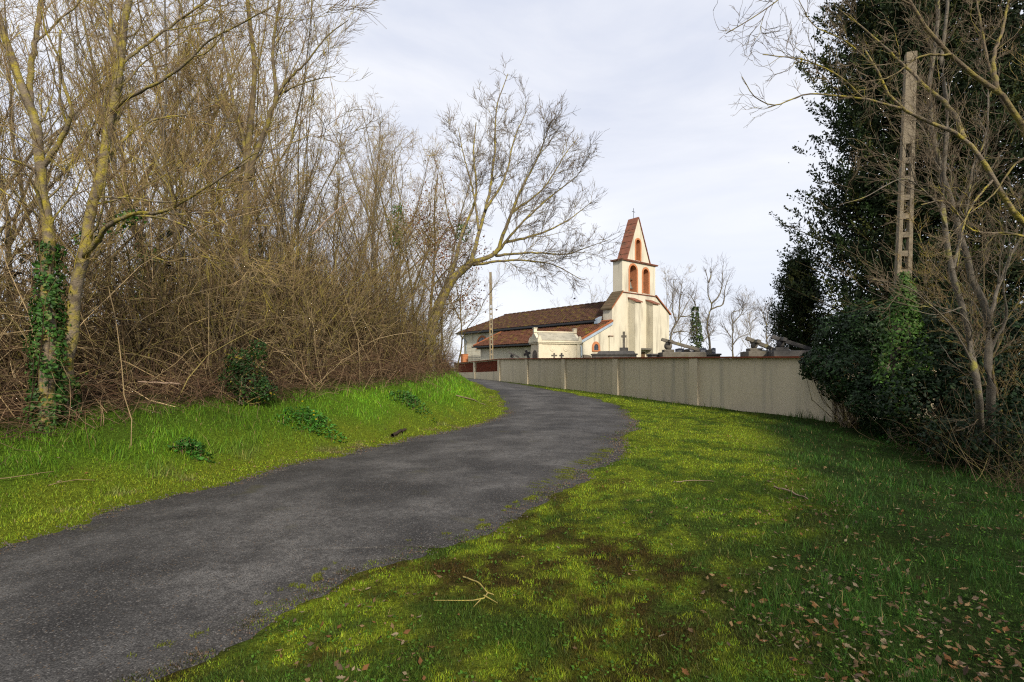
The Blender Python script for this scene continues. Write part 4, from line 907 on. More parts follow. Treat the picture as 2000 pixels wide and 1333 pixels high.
for (u, vt, Y, sd, lab) in ((1168, 548, 75, 0, 'bare treetop showing above the nave roof beside the bell gable'), (1290, 522, 72, 1, 'bare treetop beside the right edge of the belfry'), (1120, 588, 80, 2, 'low bare treetop peeping over the nave ridge'),
                            (884, 655, 66, 3, 'low bare tree beyond the bank and the churchyard gate'), (872, 640, 70, 0, 'pale bare tree at the end of the lane behind the bank'), (1470, 570, 78, 2, 'faint bare tree far beyond the tombs'), (1335, 560, 76, 3, 'faint bare tree far behind the church front')):
    x = (u - 1000) / 1000. * Y; zb = gz(x, Y); H = EYE + (V0 - vt) / 1000 * Y - zb
    r = dup(GEN[sd], (x, Y, zb), sd * 1.7 + u, H / [12, 13, 11, 12.5][sd] * .95, lab); r.name = 'far_tree'; r['group'] = 'bare trees beyond the church'

# --- the hedge trees on the right
Yr = 8.9
r1b = hit(1916, 905)
R1 = [(np.vstack([r1b - [0, 0, .3], px(Yr, (1912, 790), (1900, 694), (1881, 600), (1859, 525), (1848, 450), (1840, 380), (1846, 300), (1850, 220), (1840, 120), (1850, 20), (1856, -80))]), .10, .03),
      (px(Yr, (1860, 530), (1875, 470), (1890, 400), (1900, 330), (1925, 270), (1930, 180), dY=.6), .04, .014), (px(Yr, (1850, 450), (1830, 400), (1800, 370), (1760, 350), (1690, 385), (1640, 400), dY=-.7), .025, .006),
      (px(Yr, (1904, 720), (1860, 640), (1810, 590), (1770, 560), (1700, 545), dY=-.8), .028, .006), (px(Yr, (1880, 600), (1830, 615), (1780, 605), dY=-.5), .02, .006)]
R1 = [(a_, b_ * 0.72, max(c_ * 0.72, .004)) for a_, b_, c_ in R1]
tree('hedge_tree', 'slim grey-barked bare tree standing in the hedge beside the ivied pole', R1, spec_std(1.5, .62, w=.2, d=1.5, rm=.0034), 41, 'bark_grey', 'twig_grey')
r2b = hit(1940, 915)
R2 = [(np.vstack([r2b - [0, 0, .3], px(9.3, (1936, 800), (1932, 700), (1930, 619), (1904, 562), (1888, 500), (1874, 457), (1862, 400), (1836, 330), (1820, 260), (1815, 180), (1830, 60), (1835, -60))]), .12, .03),
      (px(9.3, (1930, 640), (1950, 560), (1985, 480), (2030, 420), dY=.5), .05, .02), (px(9.3, (1866, 405), (1900, 350), (1925, 300), (1930, 230), dY=-.6), .03, .01), (px(9.3, (1932, 690), (1965, 620), (1960, 560), (1975, 480), dY=-.5), .04, .012)]
R2 = [(a_, b_ * 0.72, max(c_ * 0.72, .004)) for a_, b_, c_ in R2]
tree('hedge_tree', 'darker bare tree crossing the slim grey one in the hedge', R2, spec_std(1.5, .62, w=.2, d=1.5, rm=.0034), 42, 'bark_grey', 'twig_grey')
Yn = 5.6; nbx = np.array([6.9, 5.2, gz(6.9, 5.2)])
R3 = [(np.vstack([nbx - [0, 0, .3], nbx + [-.1, .1, 1.2], nbx + [-.4, .2, 2.4], px(Yn, (2080, 500), (2000, 439), (1962, 390), (1921, 319), (1884, 270), (1831, 247), (1756, 210), (1725, 170), (1711, 131), (1690, 100))]), .12, .014),
      (px(Yn, (1884, 272), (1857, 214), (1812, 172), (1764, 127), (1700, 67), (1640, 20), dY=.5), .045, .008),
      (px(Yn, (1760, 212), (1690, 195), (1587, 184), (1545, 195), (1512, 206), (1475, 190), (1449, 150), dY=-.3), .022, .004),
      (px(Yn, (1690, 195), (1640, 150), (1590, 125), (1560, 115), (1490, 107), dY=-.5), .016, .004),
      (px(Yn, (2080, 500), (1990, 460), (1900, 450), (1850, 395), (1800, 400), dY=-.4), .03, .008), (px(Yn, (1940, 350), (1900, 400), (1880, 450), (1870, 520), dY=-.4), .02, .006),
      (px(Yn, (1711, 131), (1650, 80), (1590, 50), (1560, 0), dY=.2), .014, .004)]
R3 = [(a_, b_ * 0.62, max(c_ * 0.62, .004)) for a_, b_, c_ in R3]
tree('overhanging_tree', 'bare tree reaching out of the hedge with bright yellow lichen on its limb', R3, spec_std(3.0, .25, w=.2, d=3.2, rm=.0024), 43, 'bark_lichen', 'twig_grey')
nb2 = np.array([7.6, 3.6, gz(7.6, 3.6)])
R4 = [(np.vstack([nb2 - [0, 0, .3], nb2 + [-.2, .1, 1.8], nb2 + [-.8, .4, 3.4], px(4.9, (2080, 330), (2000, 244), (1951, 180), (1899, 142), (1842, 94), (1800, 40), (1775, 0), (1740, -60))]), .11, .02),
      (px(4.9, (1951, 180), (1940, 120), (1960, 50), (1975, -30), dY=.4), .035, .012), (px(4.9, (2000, 244), (1960, 200), (1930, 120), (1915, 40), (1900, -40), dY=.8), .03, .01), (px(4.9, (1860, 108), (1800, 110), (1740, 150), (1690, 160), dY=-.3), .018, .005),
      (px(4.9, (2040, 290), (1985, 320), (1940, 380), (1890, 420), dY=-.2), .02, .005), (px(4.9, (1780, 10), (1640, -60), (1560, -40), (1520, 0), (1470, 35), (1418, 66), dY=-.3), .014, .003)]
R4 = [(a_, b_ * 0.62, max(c_ * 0.62, .004)) for a_, b_, c_ in R4]
tree('overhanging_tree', 'bare tree sending a dark limb across the top of the hedge', R4, spec_std(3.0, .25, w=.2, d=3.2, rm=.0024), 44, 'bark', 'twig_grey')
sp2 = [(11.5, 8.2, .55), (10.2, 6.6, .5), (9.3, 9.6, .48), (12.2, 10.5, .7), (8.9, 7.4, .42), (10.8, 4.6, .6), (9.2, 2.2, .6), (6.6, -2.5, .62), (5.2, -6.0, .7), (8.0, -5.0, .75), (3.6, -9.5, .72)]
for i, (x, y, s_) in enumerate(sp2):
    r = dup(GEN[i % 4], (x, y, gz(x, y) - .1), rng.uniform(0, 6), s_, 'young bare tree tangled in the hedge behind the grey-barked trees', tilt=(rng.normal(0, .1), rng.normal(-.05, .1))); r.name = 'hedge_tree'; r['group'] = 'young bare trees in the right-hand hedge'

# ------------------------------------------------------------------ leaves: conifers, ivy, shrubs
def leaf_mesh(name, pos, nor, size, col, m, parent=None, origin=None, aspect=.8, seed=0, fold=.25):
    """four-cornered folded leaves: pos (n,3), facing nor, random roll"""
    rng = np.random.default_rng(seed); n = len(pos); nor = nrm(nor); rv = rng.normal(size=(n, 3)); u = nrm(np.cross(nor, rv)); v = np.cross(nor, u)
    s = np.asarray(size).reshape(-1, 1) * np.ones((n, 1)); a = aspect
    V = np.stack([pos - u * s * .5, pos + v * s * a * .45 - nor * s * fold, pos + u * s * .6, pos - v * s * a * .45 - nor * s * fold], 1).reshape(-1, 3)
    i = np.arange(n)[:, None] * 4; F = np.concatenate([i + [0, 1, 2], i + [0, 2, 3]], 0)
    return mesh(name, V, [F], m, parent, col=np.repeat(col, 4, axis=0), origin=origin)
def colvar(rng, n, c, v=.35, mixc=None, pm=.0):
    c = np.array(c)[None] * rng.uniform(1 - v, 1 + v, (n, 1)) * rng.uniform(.9, 1.1, (n, 3))
    if mixc is not None: k = rng.random(n) < pm; c[k] = np.array(mixc) * rng.uniform(.7, 1.3, (k.sum(), 1))
    return c
def cypress(base, H, prof, label, seed, nclump, per, col=(.020, .034, .011), size=.34, name='cypress', lumps=.25):
    """tall conifer: plume-shaped clumps along rising boughs, each clump a fan of scale-leaf sprays"""
    rng = np.random.default_rng(seed); base = np.array(base, float); g = empty(name, base, label, 'tree')
    z = np.linspace(-.2, H * .96, 14); P = np.stack([.05 * np.sin(z), .05 * np.cos(z * .7), z], -1)[None]
    tubes('trunk', [(P, np.linspace(.024 * H, .01, 14)[None], 8)], 'bark', g)
    hz = rng.uniform(.01, .985, nclump) ** .9 * H; R0 = np.interp(hz / H, *zip(*prof)); az = rng.uniform(0, 2 * PI, nclump)
    lump = 1 + lumps * (lattice(az * 2.2 + 5, hz * .55, seed) - .5) * 2 + lumps * .7 * (lattice(az * 5 + 9, hz * 1.3, seed + 3) - .5) * 2
    rad = R0 * lump * np.sqrt(rng.uniform(.22, 1.0, nclump)); cen = np.stack([rad * np.cos(az), rad * np.sin(az), hz], -1)
    out = nrm(np.stack([np.cos(az), np.sin(az), np.full(nclump, 1.1)], -1) + rng.normal(0, .25, (nclump, 3)))
    # boughs
    kb = rng.choice(nclump, min(nclump, 260), replace=False); st = cen[kb].copy(); st[:, :2] *= .05; st[:, 2] = np.maximum(st[:, 2] - rad[kb] * .5, .1)
    B = np.stack([st, (st + cen[kb]) / 2 + [0, 0, -.1], cen[kb]], 1); tubes('boughs', [(B, np.tile([[.03, .02, .008]], (len(kb), 1)), 4)], 'bark', g)['kind'] = 'stuff'
    idx = np.repeat(np.arange(nclump), per); n = len(idx); cs = rng.uniform(.7, 1.4, nclump)[idx] * size
    t = rng.uniform(-.7, 1.5, n)[:, None]; side = nrm(rng.normal(size=(n, 3))) * (rng.uniform(.03, .40, n) * cs)[:, None] * (1.15 - .62 * np.abs(t))
    pos = cen[idx] + out[idx] * t * cs[:, None] + side
    d = nrm(out[idx] + nrm(side) * .75 + rng.normal(0, .25, (n, 3))); u = nrm(np.cross(d, rng.normal(size=(n, 3)))); l = (rng.uniform(.045, .105, n) * size / .34)[:, None]; wd = l * .30
    w2 = np.cross(d, u)
    V = np.stack([pos - u * wd * .3, pos + u * wd * .3, pos + d * l * .5 + u * wd + w2 * wd * .3, pos + d * l, pos + d * l * .5 - u * wd - w2 * wd * .3], 1).reshape(-1, 3)
    i = np.arange(n)[:, None] * 5; F3 = np.concatenate([i + [2, 3, 4]]); F4 = i + [0, 1, 2, 4]
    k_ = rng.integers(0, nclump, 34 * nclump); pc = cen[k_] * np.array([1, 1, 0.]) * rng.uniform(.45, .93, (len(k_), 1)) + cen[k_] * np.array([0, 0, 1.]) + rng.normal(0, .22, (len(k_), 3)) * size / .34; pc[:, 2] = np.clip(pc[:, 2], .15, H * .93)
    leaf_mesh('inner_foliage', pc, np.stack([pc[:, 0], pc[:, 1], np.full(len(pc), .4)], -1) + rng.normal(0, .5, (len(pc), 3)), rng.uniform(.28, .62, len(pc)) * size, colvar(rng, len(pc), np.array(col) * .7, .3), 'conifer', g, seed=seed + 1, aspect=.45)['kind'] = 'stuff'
    cc = colvar(rng, nclump, col, .35, (.045, .052, .012), .25)[idx] * rng.uniform(.75, 1.25, (n, 1))
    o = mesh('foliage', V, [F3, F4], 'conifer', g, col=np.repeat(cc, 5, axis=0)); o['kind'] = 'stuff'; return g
cy = np.array([12.6, 16.9]); cypress((*cy, gz(*cy)), 15.5, [(0, 1.5), (.08, 2.5), (.3, 2.6), (.55, 2.3), (.75, 1.9), (.9, 1.2), (1, .2)], 'massive dark cypress towering over the end of the cemetery wall', 51, 1500, 58, lumps=.36)
cy = np.array([14.4, 15.4]); cypress((*cy, gz(*cy)), 15.0, [(0, 1.8), (.1, 2.6), (.4, 2.6), (.7, 2.0), (.9, 1.2), (1, .1)], 'second dark cypress crowded behind the tall one, behind the bare hedge branches', 52, 900, 52, lumps=.36)
cy = np.array([11.2, 20.0]); cypress((*cy, gz(*cy)), 5.0, [(0, .95), (.2, 1.15), (.5, 1.0), (.8, .55), (1, .05)], 'small pointed cypress tucked beside the tall one', 53, 380, 46, size=.26, lumps=.22)
cy = np.array([17.4, 12.5]); cypress((*cy, gz(*cy)), 13.5, [(0, 1.8), (.1, 2.4), (.4, 2.4), (.7, 1.8), (.9, 1.0), (1, .1)], 'dark evergreen far back in the hedge by the frame of bare trees', 54, 700, 30, lumps=.45, name='evergreen_tree')

def ivy_along(path, r, n, label, seed, size=.055, base=None, col=(.030, .085, .014), spread=None, name='ivy', cat='ivy'):
    rng = np.random.default_rng(seed); path = np.asarray(path); Pp = resample(path, 60); t = rng.uniform(0, 1, n) ** 1.05
    i = np.minimum((t * 59).astype(int), 58); c = Pp[i] + (Pp[i + 1] - Pp[i]) * rng.random((n, 1)); a = rng.uniform(0, 2 * PI, n); tan = nrm(Pp[i + 1] - Pp[i])
    u = nrm(np.cross(tan, [0.3, 1, 0])); v = np.cross(tan, u); rad = np.interp(t, np.linspace(0, 1, len(r)), r) * rng.uniform(.75, 1.25, n) ** 1.0
    lump = .7 + .6 * lattice(a * 1.2 + 10, t * 9, seed); o = np.cos(a)[:, None] * u + np.sin(a)[:, None] * v; pos = c + o * (rad * lump)[:, None]
    kp = lattice(a * 1.6 + 30, t * 14, seed + 7) > .30; pos, o, n = pos[kp], o[kp], int(kp.sum()); pos = pos + o * (np.abs(rng.normal(0, .05, n)) * (rng.random(n) < .2))[:, None]
    nor = o + rng.normal(0, .45, (n, 3)) + [0, 0, .35]; b = Pp[0] if base is None else np.array(base); g = empty(name, b, label, cat)
    S = np.stack([Pp, Pp], 0) + np.array([[[.06, -.06, 0]], [[-.05, -.07, 0]]]); tubes('stem', [(S, np.full((2, 60), .012), 4)], 'bark', g, origin=b)
    leaf_mesh('leaves', pos, nor, rng.uniform(.6, 1.3, n) * size, colvar(rng, n, col, .45, (.08, .12, .03), .12), 'ivy_leaf', g, origin=b, seed=seed)['kind'] = 'stuff'; return g
p1 = resample(t1[0][0], 40); ivy_along(p1[1:17], [.20, .17, .17, .14, .12], 3000, 'glossy ivy sheathing the trunk on the bank', 61, .06)
p2 = resample(t2[0][0], 40); ivy_along(p2[1:6], [.22, .18, .10], 500, 'patch of ivy at the foot of the leaning lichened tree', 62, .06)
ivy_along(px(b2[1], (150, 470), (200, 445), (250, 425), (270, 415)), [.08, .12, .1], 300, 'ivy trailing along the low limb of the leaning tree', 63, .06)
for (u, v0_, v1_, Y_, n_, lab) in ((285, 600, 480, 12.5, 500, 'ivy climbing a dim trunk inside the thicket'), (770, 480, 400, 21, 500, 'ivy wound high round a slender tree in the wood'), (900, 470, 440, 20.3, 250, 'dark clump of ivy in the leaning tree')):
    ivy_along(px(Y_, (u, v0_), (u + 4, (v0_ + v1_) / 2), (u + 2, v1_)), [.25, .3, .22], n_, lab, int(u), .085)
ivy_along(px(56, (1362, 712), (1360, 665), (1358, 600)), [.75, .8, .5, .45, .3], 1500, 'ivy cloaking the far trunk beyond the tombs', 65, .24, col=(.03, .055, .016))
axp = (ntop - nb) / np.linalg.norm(ntop - nb)
ivy_along(np.array([nb + axp * d for d in np.linspace(.6, 4.0, 9)]) + np.array([-.05, -.12, 0]), [.30, .36, .48, .46, .34, .30, .24, .16, .08], 4600, 'bright glossy ivy climbing the concrete pole', 66, .085, base=nb, col=(.055, .125, .022))

def shrub(label, blobs, n, seed, size, col, name='shrub', mixc=None, pm=0., m='ivy_leaf', stems=30, cat='shrub', aspect=.8):
    """blobs: list of (centre, radii); leaves lie mostly on and just inside the lumpy outside of the blobs"""
    rng = np.random.default_rng(seed); w_ = np.array([b[1][0] * b[1][1] + b[1][0] * b[1][2] for b in blobs]); k = rng.choice(len(blobs), n, p=w_ / w_.sum())
    c = np.array([b[0] for b in blobs])[k]; r = np.array([b[1] for b in blobs])[k]; d = nrm(rng.normal(size=(n, 3)))
    lump = .75 + .5 * lattice(d[:, 0] * 3 + k * 7, d[:, 1] * 3 + d[:, 2] * 4, seed); rr_ = rng.uniform(.3, 1.0, n) ** .35
    pos = c + d * r * (rr_ * lump)[:, None]; g_ = land(pos[:, 0], pos[:, 1]); ok = pos[:, 2] > g_ + .02; pos, d, k = pos[ok], d[ok], k[ok]; n = len(pos)
    base = np.array(blobs[0][0], float); base[2] = gz(base[0], base[1]); g = empty(name, base, label, cat)
    e = pos[rng.choice(n, stems)]; s0 = np.tile(base, (stems, 1)) + rng.normal(0, .12, (stems, 3)) * [1, 1, 0]; mid = (e + s0) / 2 + rng.normal(0, .1, (stems, 3))
    tubes('stems', [(np.stack([s0, mid, e], 1), np.tile([[.014, .010, .004]], (stems, 1)), 4)], 'bark', g, origin=base)['kind'] = 'stuff'
    leaf_mesh('leaves', pos, d + rng.normal(0, .5, (n, 3)) + [0, 0, .3], rng.uniform(.6, 1.3, n) * size, colvar(rng, n, col, .45, mixc, pm), m, g, origin=base, seed=seed, aspect=aspect)['kind'] = 'stuff'
    return g
def B(u, v, Y, rx, ry, rz_): return (P3(u, v, Y), (rx, ry, rz_))
shrub('dark ivy thicket spilling over the end of the cemetery wall', [B(1660, 730, 13.6, .85, .8, .75), B(1600, 712, 14.4, .60, .6, .5), B(1700, 650, 14.2, .9, .8, .9), B(1720, 780, 12.6, .8, .7, .8), B(1650, 660, 15.0, .9, .7, .7)], 15000, 71, .085, (.011, .030, .008), 'ivy_thicket', (.03, .07, .018), .10, stems=60)
shrub('dark evergreen bush filling the gap behind the ivied pole', [B(1850, 720, 11.6, 1.1, .9, 1.0), B(1800, 790, 11.5, .9, .8, .8), B(1930, 760, 10.8, 1.0, .9, .9), B(1900, 640, 12.4, 1.2, .9, 1.0), B(2000, 700, 11.4, 1.2, .9, 1.2), B(1880, 860, 10.2, .8, .6, .6), B(1990, 850, 9.2, .9, .8, .8)], 17000, 72, .085, (.009, .024, .008), 'evergreen_bush', (.02, .045, .014), .08, stems=80)
hb = hit(485, 790); shrub('small dense green bush with yellowing lower leaves at the thicket edge', [((hb[0], hb[1], hb[2] + .42), (.44, .40, .45)), ((hb[0] - .22, hb[1] + .1, hb[2] + .85), (.34, .3, .30)), ((hb[0] + .3, hb[1], hb[2] + .25), (.25, .25, .25)), ((hb[0] - .4, hb[1] + .1, hb[2] + .5), (.25, .25, .3)), ((hb[0] + .15, hb[1] + .1, hb[2] + 1.1), (.18, .2, .25))], 3000, 73, .05, (.022, .062, .012), 'green_bush', (.22, .18, .02), .05)
hb = hit(895, 560); 
# oak still holding dry leaves
def leafy_tree():
    rng = np.random.default_rng(81); Y_ = 22.5; x = (835 - 1000) / 1000 * Y_; gb_ = np.array([x, Y_, gz(x, Y_)])
    L = [(np.vstack([gb_ - [0, 0, .2], px(Y_, (840, 620), (846, 540), (850, 470), (848, 400), (855, 340))]), .10, .02), (px(Y_, (845, 560), (880, 520), (915, 490), (930, 470), dY=-.5), .05, .01), (px(Y_, (848, 500), (870, 450), (890, 430), dY=.4), .04, .01), (px(Y_, (848, 480), (820, 440), (810, 400)), .04, .01), (px(Y_, (850, 600), (890, 590), (925, 570), dY=-.4), .03, .008)]
    g = tree('oak', 'young oak holding dry russet leaves beside the leaning tree', L, spec_std(.7, .7), 81, 'bark', 'twig')
    n = 2600; a = np.concatenate([resample(l[0], 60)[14:] for l in L]); p_ = a[rng.choice(len(a), n)] + rng.normal(0, .42, (n, 3))
    leaf_mesh('dry_leaves', p_, rng.normal(size=(n, 3)), rng.uniform(.06, .11, n), colvar(rng, n, (.20, .085, .035), .4), 'leaf', g, origin=gb_, seed=82)['kind'] = 'stuff'
leafy_tree()

# ------------------------------------------------------------------ thicket of dead stems
def brush(name, label, S, n, seed, hmin, hmax, rmin, rmax, colr, arch_=.5, out=(0, 0), nseg=6, cat='thicket', sp_=.6, wnd=.17, sd_=1.0, lim=None):
    """S: sampler(rng,n)->x,y ; arching thin canes with side shoots"""
    rng = np.random.default_rng(seed); x, y = S(rng, n); n = len(x); z = land(x, y); h = rng.uniform(hmin, hmax, n)
    d = nrm(np.stack([rng.normal(out[0], sp_, n), rng.normal(out[1], sp_, n), rng.uniform(.35, 1.2, n)], -1)); P = np.zeros((n, nseg + 1, 3)); P[:, 0] = np.stack([x, y, z - .03], -1); st = (h / nseg)[:, None]
    bend = nrm(rng.normal(size=(n, 3)) * [1, 1, 0] + [out[0] * 1.2, out[1] * 1.2, 0]) * arch_ * rng.uniform(.05, .9, (n, 1))
    for s in range(nseg):
        d = nrm(d + bend * .55 + rng.normal(0, wnd, (n, 3)) + np.array([0, 0, -.10 * arch_ * s / nseg * 4])); P[:, s + 1] = P[:, s] + d * st
    g_, dl_, *_u = land(P[..., 0].ravel(), P[..., 1].ravel(), True); g_ = g_.reshape(P.shape[:2])
    if lim is not None: kk = dl_.reshape(P.shape[:2]).min(1) > lim + rng.uniform(-.5, .7, n); P, g_, n = P[kk], g_[kk], int(kk.sum())
    P[..., 2] = np.maximum(P[..., 2], g_ + .02)
    r = rng.uniform(rmin, rmax, n)[:, None] * np.linspace(1, .4, nseg + 1); c = np.array(colr)[rng.integers(0, len(colr), n)] * rng.uniform(.45, 1.4, (n, 1))
    Q, RQ = sprout(rng, P, r, sd_, .12, 1, .4, 1.3, .3, 1.1, 2, .28, -.03, .006, .3, .5, .003); cq = np.array(colr)[rng.integers(0, len(colr), len(Q))] * rng.uniform(.6, 1.3, (len(Q), 1))
    o = tubes(name, [(P, r, 3, c), (Q, RQ, 3, cq)], 'brush', smooth=False); tag(o, label, cat, kind='stuff'); return o
BR = [(.30, .22, .115), (.10, .07, .038), (.40, .30, .17), (.05, .036, .022), (.24, .195, .07), (.065, .045, .026), (.13, .085, .045)]
def samp_bank(a_lo, a_hi, d_lo, d_hi, pw=1.0):
    def f(rng, n):
        m = 4 * n; al = rng.uniform(a_lo, a_hi, m) if True else 0; i = np.interp(al, EL[:, 1], np.arange(len(EL))); i0 = np.clip(i.astype(int), 0, len(EL) - 2)
        p = EL[i0] + (EL[i0 + 1] - EL[i0]) * (i - i0)[:, None]; t = nrm(EL[i0 + 1] - EL[i0]); nn = np.stack([-t[:, 1], t[:, 0]], -1); d = d_lo + (d_hi - d_lo) * rng.random(m) ** pw
        q = p + nn * d[:, None]; dl, aa = sdist(q[:, 0], q[:, 1], EL2); off = np.interp(aa, [4, 10, 16, 24], [.4, 0, .1, .3]); ok = np.where(dl > d_lo * .9 + off - .25)[0][:n]
        return q[ok, 0], q[ok, 1]
    return f
brush('thicket', 'tangled brown thicket of bare canes and brambles covering the bank', samp_bank(1.5, 33, 2.6, 9.5, 1.0), 6600, 91, 1.0, 5.0, .005, .013, BR, .7, (.04, -.05), 6, lim=2.1)
brush('tall_shoots', 'dense tall upright brown shoots behind the tangled thicket', samp_bank(1.5, 33, 4.2, 11., .9), 6000, 94, 2.2, 6.6, .005, .012, BR, .25, (.02, -.02), 4, sp_=.30, wnd=.14, sd_=.75, lim=2.6)
brush('bramble_fringe', 'low mat of dead brown bramble stems along the thicket foot', samp_bank(1.5, 30, 2.3, 4.0), 3800, 92, .5, 1.5, .003, .007, [(.15, .085, .05), (.22, .15, .09), (.08, .05, .035)], .9, (.2, -.25), 5, lim=1.6)
def shadow_leaves():  # near-black leaves added behind the canes to deepen the shadowed gaps
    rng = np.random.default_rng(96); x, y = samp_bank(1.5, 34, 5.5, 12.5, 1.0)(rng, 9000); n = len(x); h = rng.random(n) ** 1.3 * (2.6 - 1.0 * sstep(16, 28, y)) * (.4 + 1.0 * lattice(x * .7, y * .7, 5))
    o = leaf_mesh('shadow_leaves', np.stack([x, y, land(x, y) + h + .02], -1), rng.normal(size=(n, 3)) + [.2, -.6, .4], rng.uniform(.08, .24, n), colvar(rng, n, (.012, .016, .006), .5, (.03, .018, .010), .35), 'leaf', seed=97, aspect=.8); tag(o, 'dark filler leaves added deep inside the thicket in place of its shadow', 'shadow_leaves', kind='stuff')
shadow_leaves()
def samp_right(rng, n):
    y = rng.uniform(1.5, 11.5, n); x = 6.0 + .26 * (y - 3) + np.abs(rng.normal(0, 1.6, n)) + .3; return x, y
brush('hedge_thicket', 'tangle of bare lichened shoots at the foot of the right-hand hedge', samp_right, 700, 93, .4, 1.9, .003, .006, [(.08, .058, .036), (.06, .043, .028), (.11, .085, .05), (.12, .10, .04)], .25, (.02, .02), sp_=.32)

# ------------------------------------------------------------------ grass, moss, litter
def blades(name, label, n, seed, xr, ylo, yhi, keep, hk=1.0, cat='grass', moss=False):
    rng = np.random.default_rng(seed); Y = np.exp(rng.uniform(math.log(ylo), math.log(yhi), n)); X = rng.uniform(xr[0], xr[1], n) * (Y + .8)
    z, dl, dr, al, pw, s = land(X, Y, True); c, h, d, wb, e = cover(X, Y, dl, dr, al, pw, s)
    nr = np.where((np.maximum(dl, dr) > -.5) & (np.maximum(dl, dr) < .6))[0]; out_ = np.maximum(dl, dr).copy()
    for E_, sg, D_ in ((RL, 1, dl), (RR, -1, dr)):
        k_ = nr[D_[nr] >= np.where(sg > 0, dr[nr], dl[nr])]
        E2 = E_[(E_[:, 1] > ylo - 2) & (E_[:, 1] < yhi + 2)][::4]; out_[k_] = sg * sdist(X[k_], Y[k_], E2)[0]
    m = keep(np.where(dl > dr, out_, dl), np.where(dl > dr, dr, out_), pw, s) & (rng.random(n) < d)
    om = np.where(dl > dr, out_, out_); inr = om < 0
    if moss: m |= inr & (om > -.55) & (fbm(X, Y, 4.0, 64) > .50 + .55 * -om) & (Y < 30) & keep(dl + 1.2 * (dl > dr), dr + 1.2 * (dr >= dl), pw, s); z = np.where(inr, np.maximum(z, zroad(Y) + .026), z)
    m &= (rng.random(n) < np.clip(.30 + h * 16 - .25 * wb, .06, 1)) if not moss else (rng.random(n) < 1.15 - e)
    if moss: h = (.020 + .012 * fbm(X, Y, 5., 77)) * np.where(om < 0, .55, 1.); c = c * np.where(om < 0, .6, 1.)[:, None]
    X, Y, z, c, h, wb, e = X[m], Y[m], z[m], c[m], h[m], wb[m], e[m]; n = len(X)
    tuft = .35 + 1.3 * fbm(X, Y, 3.0, seed + 5, 2)
    hh = h * rng.uniform(.45, 1.35, n) * tuft * hk; wd = np.minimum(.0028 * np.maximum(1, Y / 3.2), .02) * rng.uniform(.7, 1.4, n); hh = np.maximum(hh, wd * 1.6)
    a = rng.uniform(0, 2 * PI, n); pr = np.stack([np.cos(a), np.sin(a), 0 * a], -1) * wd[:, None] * .5
    b = rng.uniform(0, 2 * PI, n); ln = np.stack([np.cos(b), np.sin(b), 0 * b], -1) * (hh * rng.uniform(.1, .8, n))[:, None]; up = np.array([0, 0, 1.])[None] * hh[:, None]
    base = np.stack([X, Y, z - .004], -1)
    if moss:
        V = np.stack([base - pr * 1.6, base + pr * 1.6, base + up + ln], 1).reshape(-1, 3); i = np.arange(n)[:, None] * 3
        c = c * rng.uniform(.45, 1.6, (n, 1)) * np.stack([rng.uniform(.75, 1.3, n), np.ones(n), rng.uniform(.6, 1.4, n)], -1)
        o = mesh(name, V, [i + [0, 1, 2]], 'grass', col=np.repeat(c, 3, axis=0)); return tag(o, label, cat, kind='stuff')
    V = np.stack([base - pr, base + pr, base + up * .55 + ln * .35 - pr * .8, base + up * .55 + ln * .35 + pr * .8, base + up + ln], 1).reshape(-1, 3)
    i = np.arange(n)[:, None] * 5; c = c * rng.uniform(.6, 1.5, (n, 1)) * np.stack([rng.uniform(.75, 1.3, n), np.ones(n), rng.uniform(.6, 1.4, n)], -1)
    dry = rng.random(n) < .03; c[dry] = np.array([.30, .23, .10]) * rng.uniform(.6, 1.1, (dry.sum(), 1))
    o = mesh(name, V, [i + [0, 1, 3, 2], i + [2, 3, 4]], 'grass', col=np.repeat(c, 5, axis=0)); tag(o, label, cat, kind='stuff'); return o
blades('verge_grass', 'short mossy grass of the right-hand verge', 190000, 111, (-.62, 1.12), 1.7, 34, lambda dl, dr, pw, s: (dr > .03) & ((pw > .18) | (s < -.2)))
blades('bank_grass', 'lush green grass of the left-hand verge and bank', 170000, 112, (-1.25, .1), 3.2, 46, lambda dl, dr, pw, s: (dl > .03) & (dl < 6))
blades('verge_moss', 'cushions of yellow-green and brown moss on the right-hand verge', 420000, 113, (-.62, 1.12), 1.7, 30, lambda dl, dr, pw, s: (dr > .0) & ((pw > .18) | (s < -.2)), cat='moss', moss=True)
blades('left_moss', 'mossy turf along the left-hand road edge', 110000, 114, (-1.25, .1), 3.2, 34, lambda dl, dr, pw, s: (dl > .0) & (dl < 2.2), cat='moss', moss=True)
